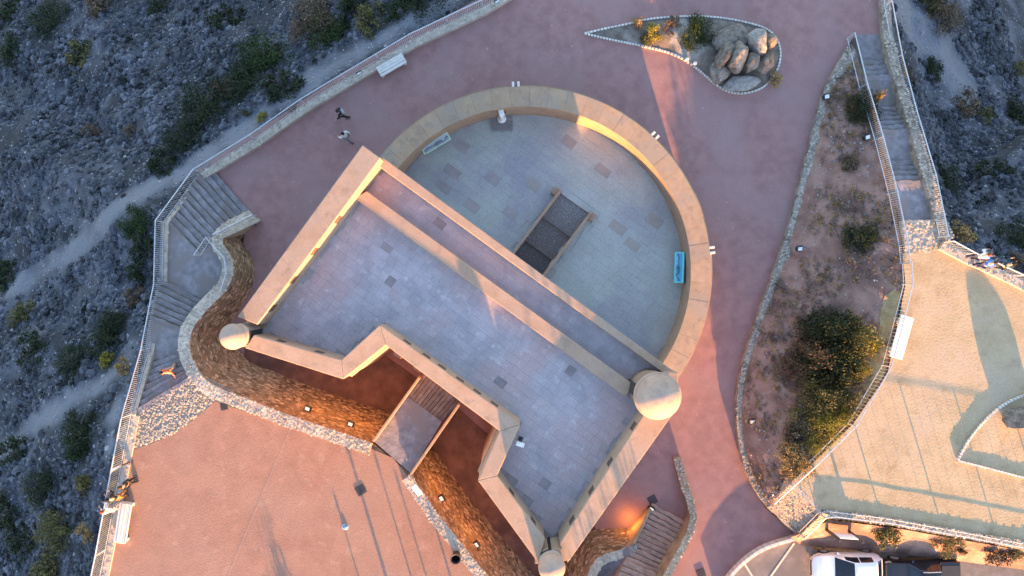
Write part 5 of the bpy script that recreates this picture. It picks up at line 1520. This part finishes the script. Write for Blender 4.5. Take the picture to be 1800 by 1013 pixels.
s_ = rng.uniform(.07, .24, m) * (1 + .5 * (rng.random(m) < .1))
ringv = []
for rr_, zz_, k_ in ((1.0, -.25, 7), (.82, .38, 7), (.4, .68, 5)):
    a_ = np.linspace(0, 2 * np.pi, k_, endpoint=False)[None, :] + rng.uniform(0, 6, (m, 1)) * 0 + rng.uniform(-.25, .25, (m, k_))
    r_ = s_[:, None] * rr_ * rng.uniform(.75, 1.25, (m, k_))
    ringv.append(np.stack([x[:, None] + r_ * np.cos(a_), y[:, None] + r_ * np.sin(a_), z[:, None] + s_[:, None] * zz_ * rng.uniform(.6, 1.35, (m, k_))], -1))
V_ = np.concatenate(ringv, 1).reshape(-1, 3)
loc = [(i, (i+1) % 7, 7 + (i+1) % 7, 7 + i) for i in range(7)] + [(7, 8, 15, 14), (8, 9, 15), (9, 10, 16, 15), (10, 11, 17, 16), (11, 12, 17), (12, 13, 18, 17), (13, 7, 14, 18), (14, 15, 16, 17, 18)]
F_ = [tuple(19 * k + q for q in f) for k in range(m) for f in loc]
me = bpy.data.meshes.new('cushion_scrub'); me.from_pydata(V_.tolist(), [], F_)
o = link_mesh('cushion_scrub', me, M['cushion']); tag(o, 'low grey cushion plants and lumps of rock on both hillsides', 'scrub', kind='stuff')
x, y = hill_points(7500, -.3, True); z = T(x, y)
mb = MB()
for a, b, c in zip(x, y, z):
    r = random.uniform(.03, .09) * (2.0 if random.random() < .06 else 1)
    vs = [(a + r*random.uniform(.6,1.2)*math.cos(t), b + r*random.uniform(.6,1.2)*math.sin(t), c + .3*r*random.uniform(-.3,.6)) for t in (0,1.25,2.5,3.8,5)]
    mb.add(vs + [(a + r*.2, b - r*.1, c + r*random.uniform(.6,1.1))], [(i, (i+1) % 5, 5) for i in range(5)])
o = mb.build('loose_stones', M['pebble']); tag(o, 'loose pale limestone stones strewn over the hillsides', 'stones', kind='stuff')
# leaf litter and small stones on the planted bank
mb = MB()
for _ in range(900):
    i = random.randrange(len(pw) - 1); f = random.random(); a = pw[i].lerp(pw[i+1], random.random()); b = rb[min(i, len(rb)-1)].lerp(rb[min(i+1, len(rb)-1)], random.random()); p = a.lerp(b, .12 + .8 * f)
    z = zbank(p.x, p.y); r = random.uniform(.025, .08)
    vs = [(p.x + r*random.uniform(.6,1.2)*math.cos(t), p.y + r*random.uniform(.6,1.2)*math.sin(t), z) for t in (0,1.25,2.5,3.8,5)]
    mb.add(vs + [(p.x, p.y, z + r)], [(k, (k+1) % 5, 5) for k in range(5)])
o = mb.build('bank_stones', M['pebble']); tag(o, 'small stones scattered over the planted bank', 'stones', kind='stuff')

# dry weeds on the planted bank
def bank_weeds(name, n, size, blades, mat, label):
    pts = []
    bp = [(p.x, p.y) for p in bank_poly]
    xs_ = [p[0] for p in bp]; ys_ = [p[1] for p in bp]
    while len(pts) < n:
        a, b = random.uniform(min(xs_), max(xs_)), random.uniform(min(ys_), max(ys_))
        if in_poly(a, b, bp) and mnoise.noise((a * .55, b * .55, 3.7)) + random.uniform(-.25, .25) > .02: pts.append((a, b, zbank(a, b)))
    c0 = np.array(pts); m = len(c0); sz = size * rng.uniform(.5, 1.5, m)
    d = rng.normal(size=(m, blades, 3)); d[:, :, 2] = np.abs(d[:, :, 2]) * .6 + .1; d /= np.linalg.norm(d, axis=2)[:, :, None]
    c = c0[:, None, :] + d * (sz[:, None] * rng.uniform(.25, .9, (m, blades)))[:, :, None]
    b = np.cross(d, rng.normal(size=(m, blades, 3))); b /= np.linalg.norm(b, axis=2)[:, :, None]; ss = sz[:, None, None]
    v = np.stack([c - d*ss*.45, c + b*ss*.1, c + d*ss*.5, c - b*ss*.1], 2).reshape(-1, 3)
    me = bpy.data.meshes.new(name); me.from_pydata(v.tolist(), [], np.arange(len(v)).reshape(-1, 4).tolist())
    tag(link_mesh(name, me, mat), label, 'weeds', kind='stuff')
bank_weeds('dry_weeds', 800, .18, 14, M['weed'], 'brown dry weeds scattered over the planted bank')
bank_weeds('straw_weeds', 500, .16, 14, M['leaf_orange'], 'straw coloured grass tufts on the planted bank')

# ------------------------------------------------------------ beyond the frame: what casts the long shadows
def added_shade_tree(u, v, z, rad, h, label, trunk=2.0):  # unseen pines, added to shade the right side of the bastion
    p = P(u, v, z); t = empty('tree', tuple(p), label, 'tree', 'trees south of the frame')
    o = bpy.data.objects.new('crown', CRB[int(u) % 3]); COL.objects.link(o); o.parent = t; o.location = (0, 0, trunk); o.scale = (rad, rad, h - trunk)
    o.material_slots[0].link = 'OBJECT'; o.material_slots[0].material = M['leaf_dark']
    mb = MB(); mb.tube([(0,0,-.6),(0.05,0,trunk*.6),(0,0,trunk+ (h-trunk)*.5)], [.16,.13,.06], 8); mb.build('trunk', M['bark'], t, world=False)

added_shade_tree(1205, 1290, 2.6, 3.0, 12.0, 'unseen pine added south of the bastion to shade its right parapet')
added_shade_tree(1120, 1270, 4.0, 2.0, 8.6, 'second unseen pine added south of the bastion to shade its right side')
def cypress(u, v, z, r, h, label):
    p = P(u, v, z); t = empty('cypress_tree', tuple(p), label, 'tree', 'trees south of the frame')
    o = bpy.data.objects.new('crown', CRB[1]); COL.objects.link(o); o.parent = t; o.location = (0, 0, .3); o.scale = (r, r, h)
    o.material_slots[0].link = 'OBJECT'; o.material_slots[0].material = M['leaf_dark']
    mb = MB(); mb.tube([(0,0,-.5),(0,0,h*.5)], [.1,.05], 8); mb.build('trunk', M['bark'], t, world=False)
def lamp_post(u, v, z, h, r, label):
    p = P(u, v, z); t = empty('flag_pole', tuple(p), label, 'pole', 'poles south of the frame')
    mb = MB(); mb.lathe([(r*2.2,0),(r*2.2,.12),(r,.2),(r*.7,h)], n=12); mb.build('shaft', M['metal'], t, world=False, smooth=True)
    mb = MB(); mb.lathe([(r*.5,h-.02),(r*1.6,h+.05),(r*1.2,h+.16),(.01,h+.2)], n=12); mb.build('finial', M['metal'], t, world=False, smooth=True)
def from_tip(u, v, dist):
    """foot of an upright thing whose shadow on the square ends at (u, v), dist metres sunwards"""
    p = P(u, v, ENTRY) + Vector((SUN_AZ.x, SUN_AZ.y, 0)) * dist
    s = (CAM_H - ENTRY) / CAM_H * MPP
    return p.x / s + 900, 506.5 - p.y / s, ENTRY, dist * math.tan(SUN_EL)
u, v, z, h = from_tip(448, 862, 13); cypress(u, v, z, .95, h, 'slender cypress south of the pink square, outside the picture')
for tu, tv, d, r, n in ((612,790,14,.10,'first'), (668,830,12,.05,'second'), (706,868,12,.05,'third'), (752,880,12,.07,'fourth'), (598,905,9,.045,'fifth')):
    u, v, z, h = from_tip(tu, tv, d); lamp_post(u, v, z, h, r, n + ' pole of the row south of the pink square, outside the picture')
# gateway behind the drawbridge
ga, gb = P(678, 607, 9), P(878, 758, 9); ga.z = gb.z = 0
gd = (gb - ga).normalized(); gm = (b0 + b1) / 2; gm.z = 0
bdir = (b0 - a0); bdir.z = 0; bdir.normalize()
gn = Vector((-gd.y, gd.x, 0)); gn = gn if gn.dot(bdir) < 0 else -gn       # points out of the wall
tt = (ga - gm).dot(gn) / bdir.dot(gn); gc = gm + bdir * tt
def gate_poly(w, h, n=10):
    r = w / 2; return [(-r, 0), (r, 0)] + [(r * math.cos(math.pi * k / n), h - r + r * math.sin(math.pi * k / n)) for k in range(n + 1)]
def gate_mesh(w, h, out, dep):
    pts = gate_poly(w, h); mb = MB()
    f3 = lambda x, z, o_: gc + gd * x + Vector((0, 0, BZ + z)) + gn * o_
    n = len(pts); mb.v = [tuple(f3(x, z, out - dep)) for x, z in pts] + [tuple(f3(x, z, out)) for x, z in pts]
    mb.f = [tuple(range(n)), tuple(range(2 * n - 1, n - 1, -1))] + [(i, (i + 1) % n, n + (i + 1) % n, n + i) for i in range(n)]
    return mb
gate_mesh(1.9, 2.5, .05, .2).build('gate_surround', M['stone'], fort)
dr = gate_mesh(1.4, 2.2, .075, .2).build('gate', M['wood'], fort)
for k in range(6):
    mb = MB(); mb.box(gc + gd * (k - 2.5) * .23 + gn * .085 + Vector((0, 0, BZ + .85)), (.205, .03, 1.6), math.atan2(gd.y, gd.x)); mb.build('board', M['wood'], dr)
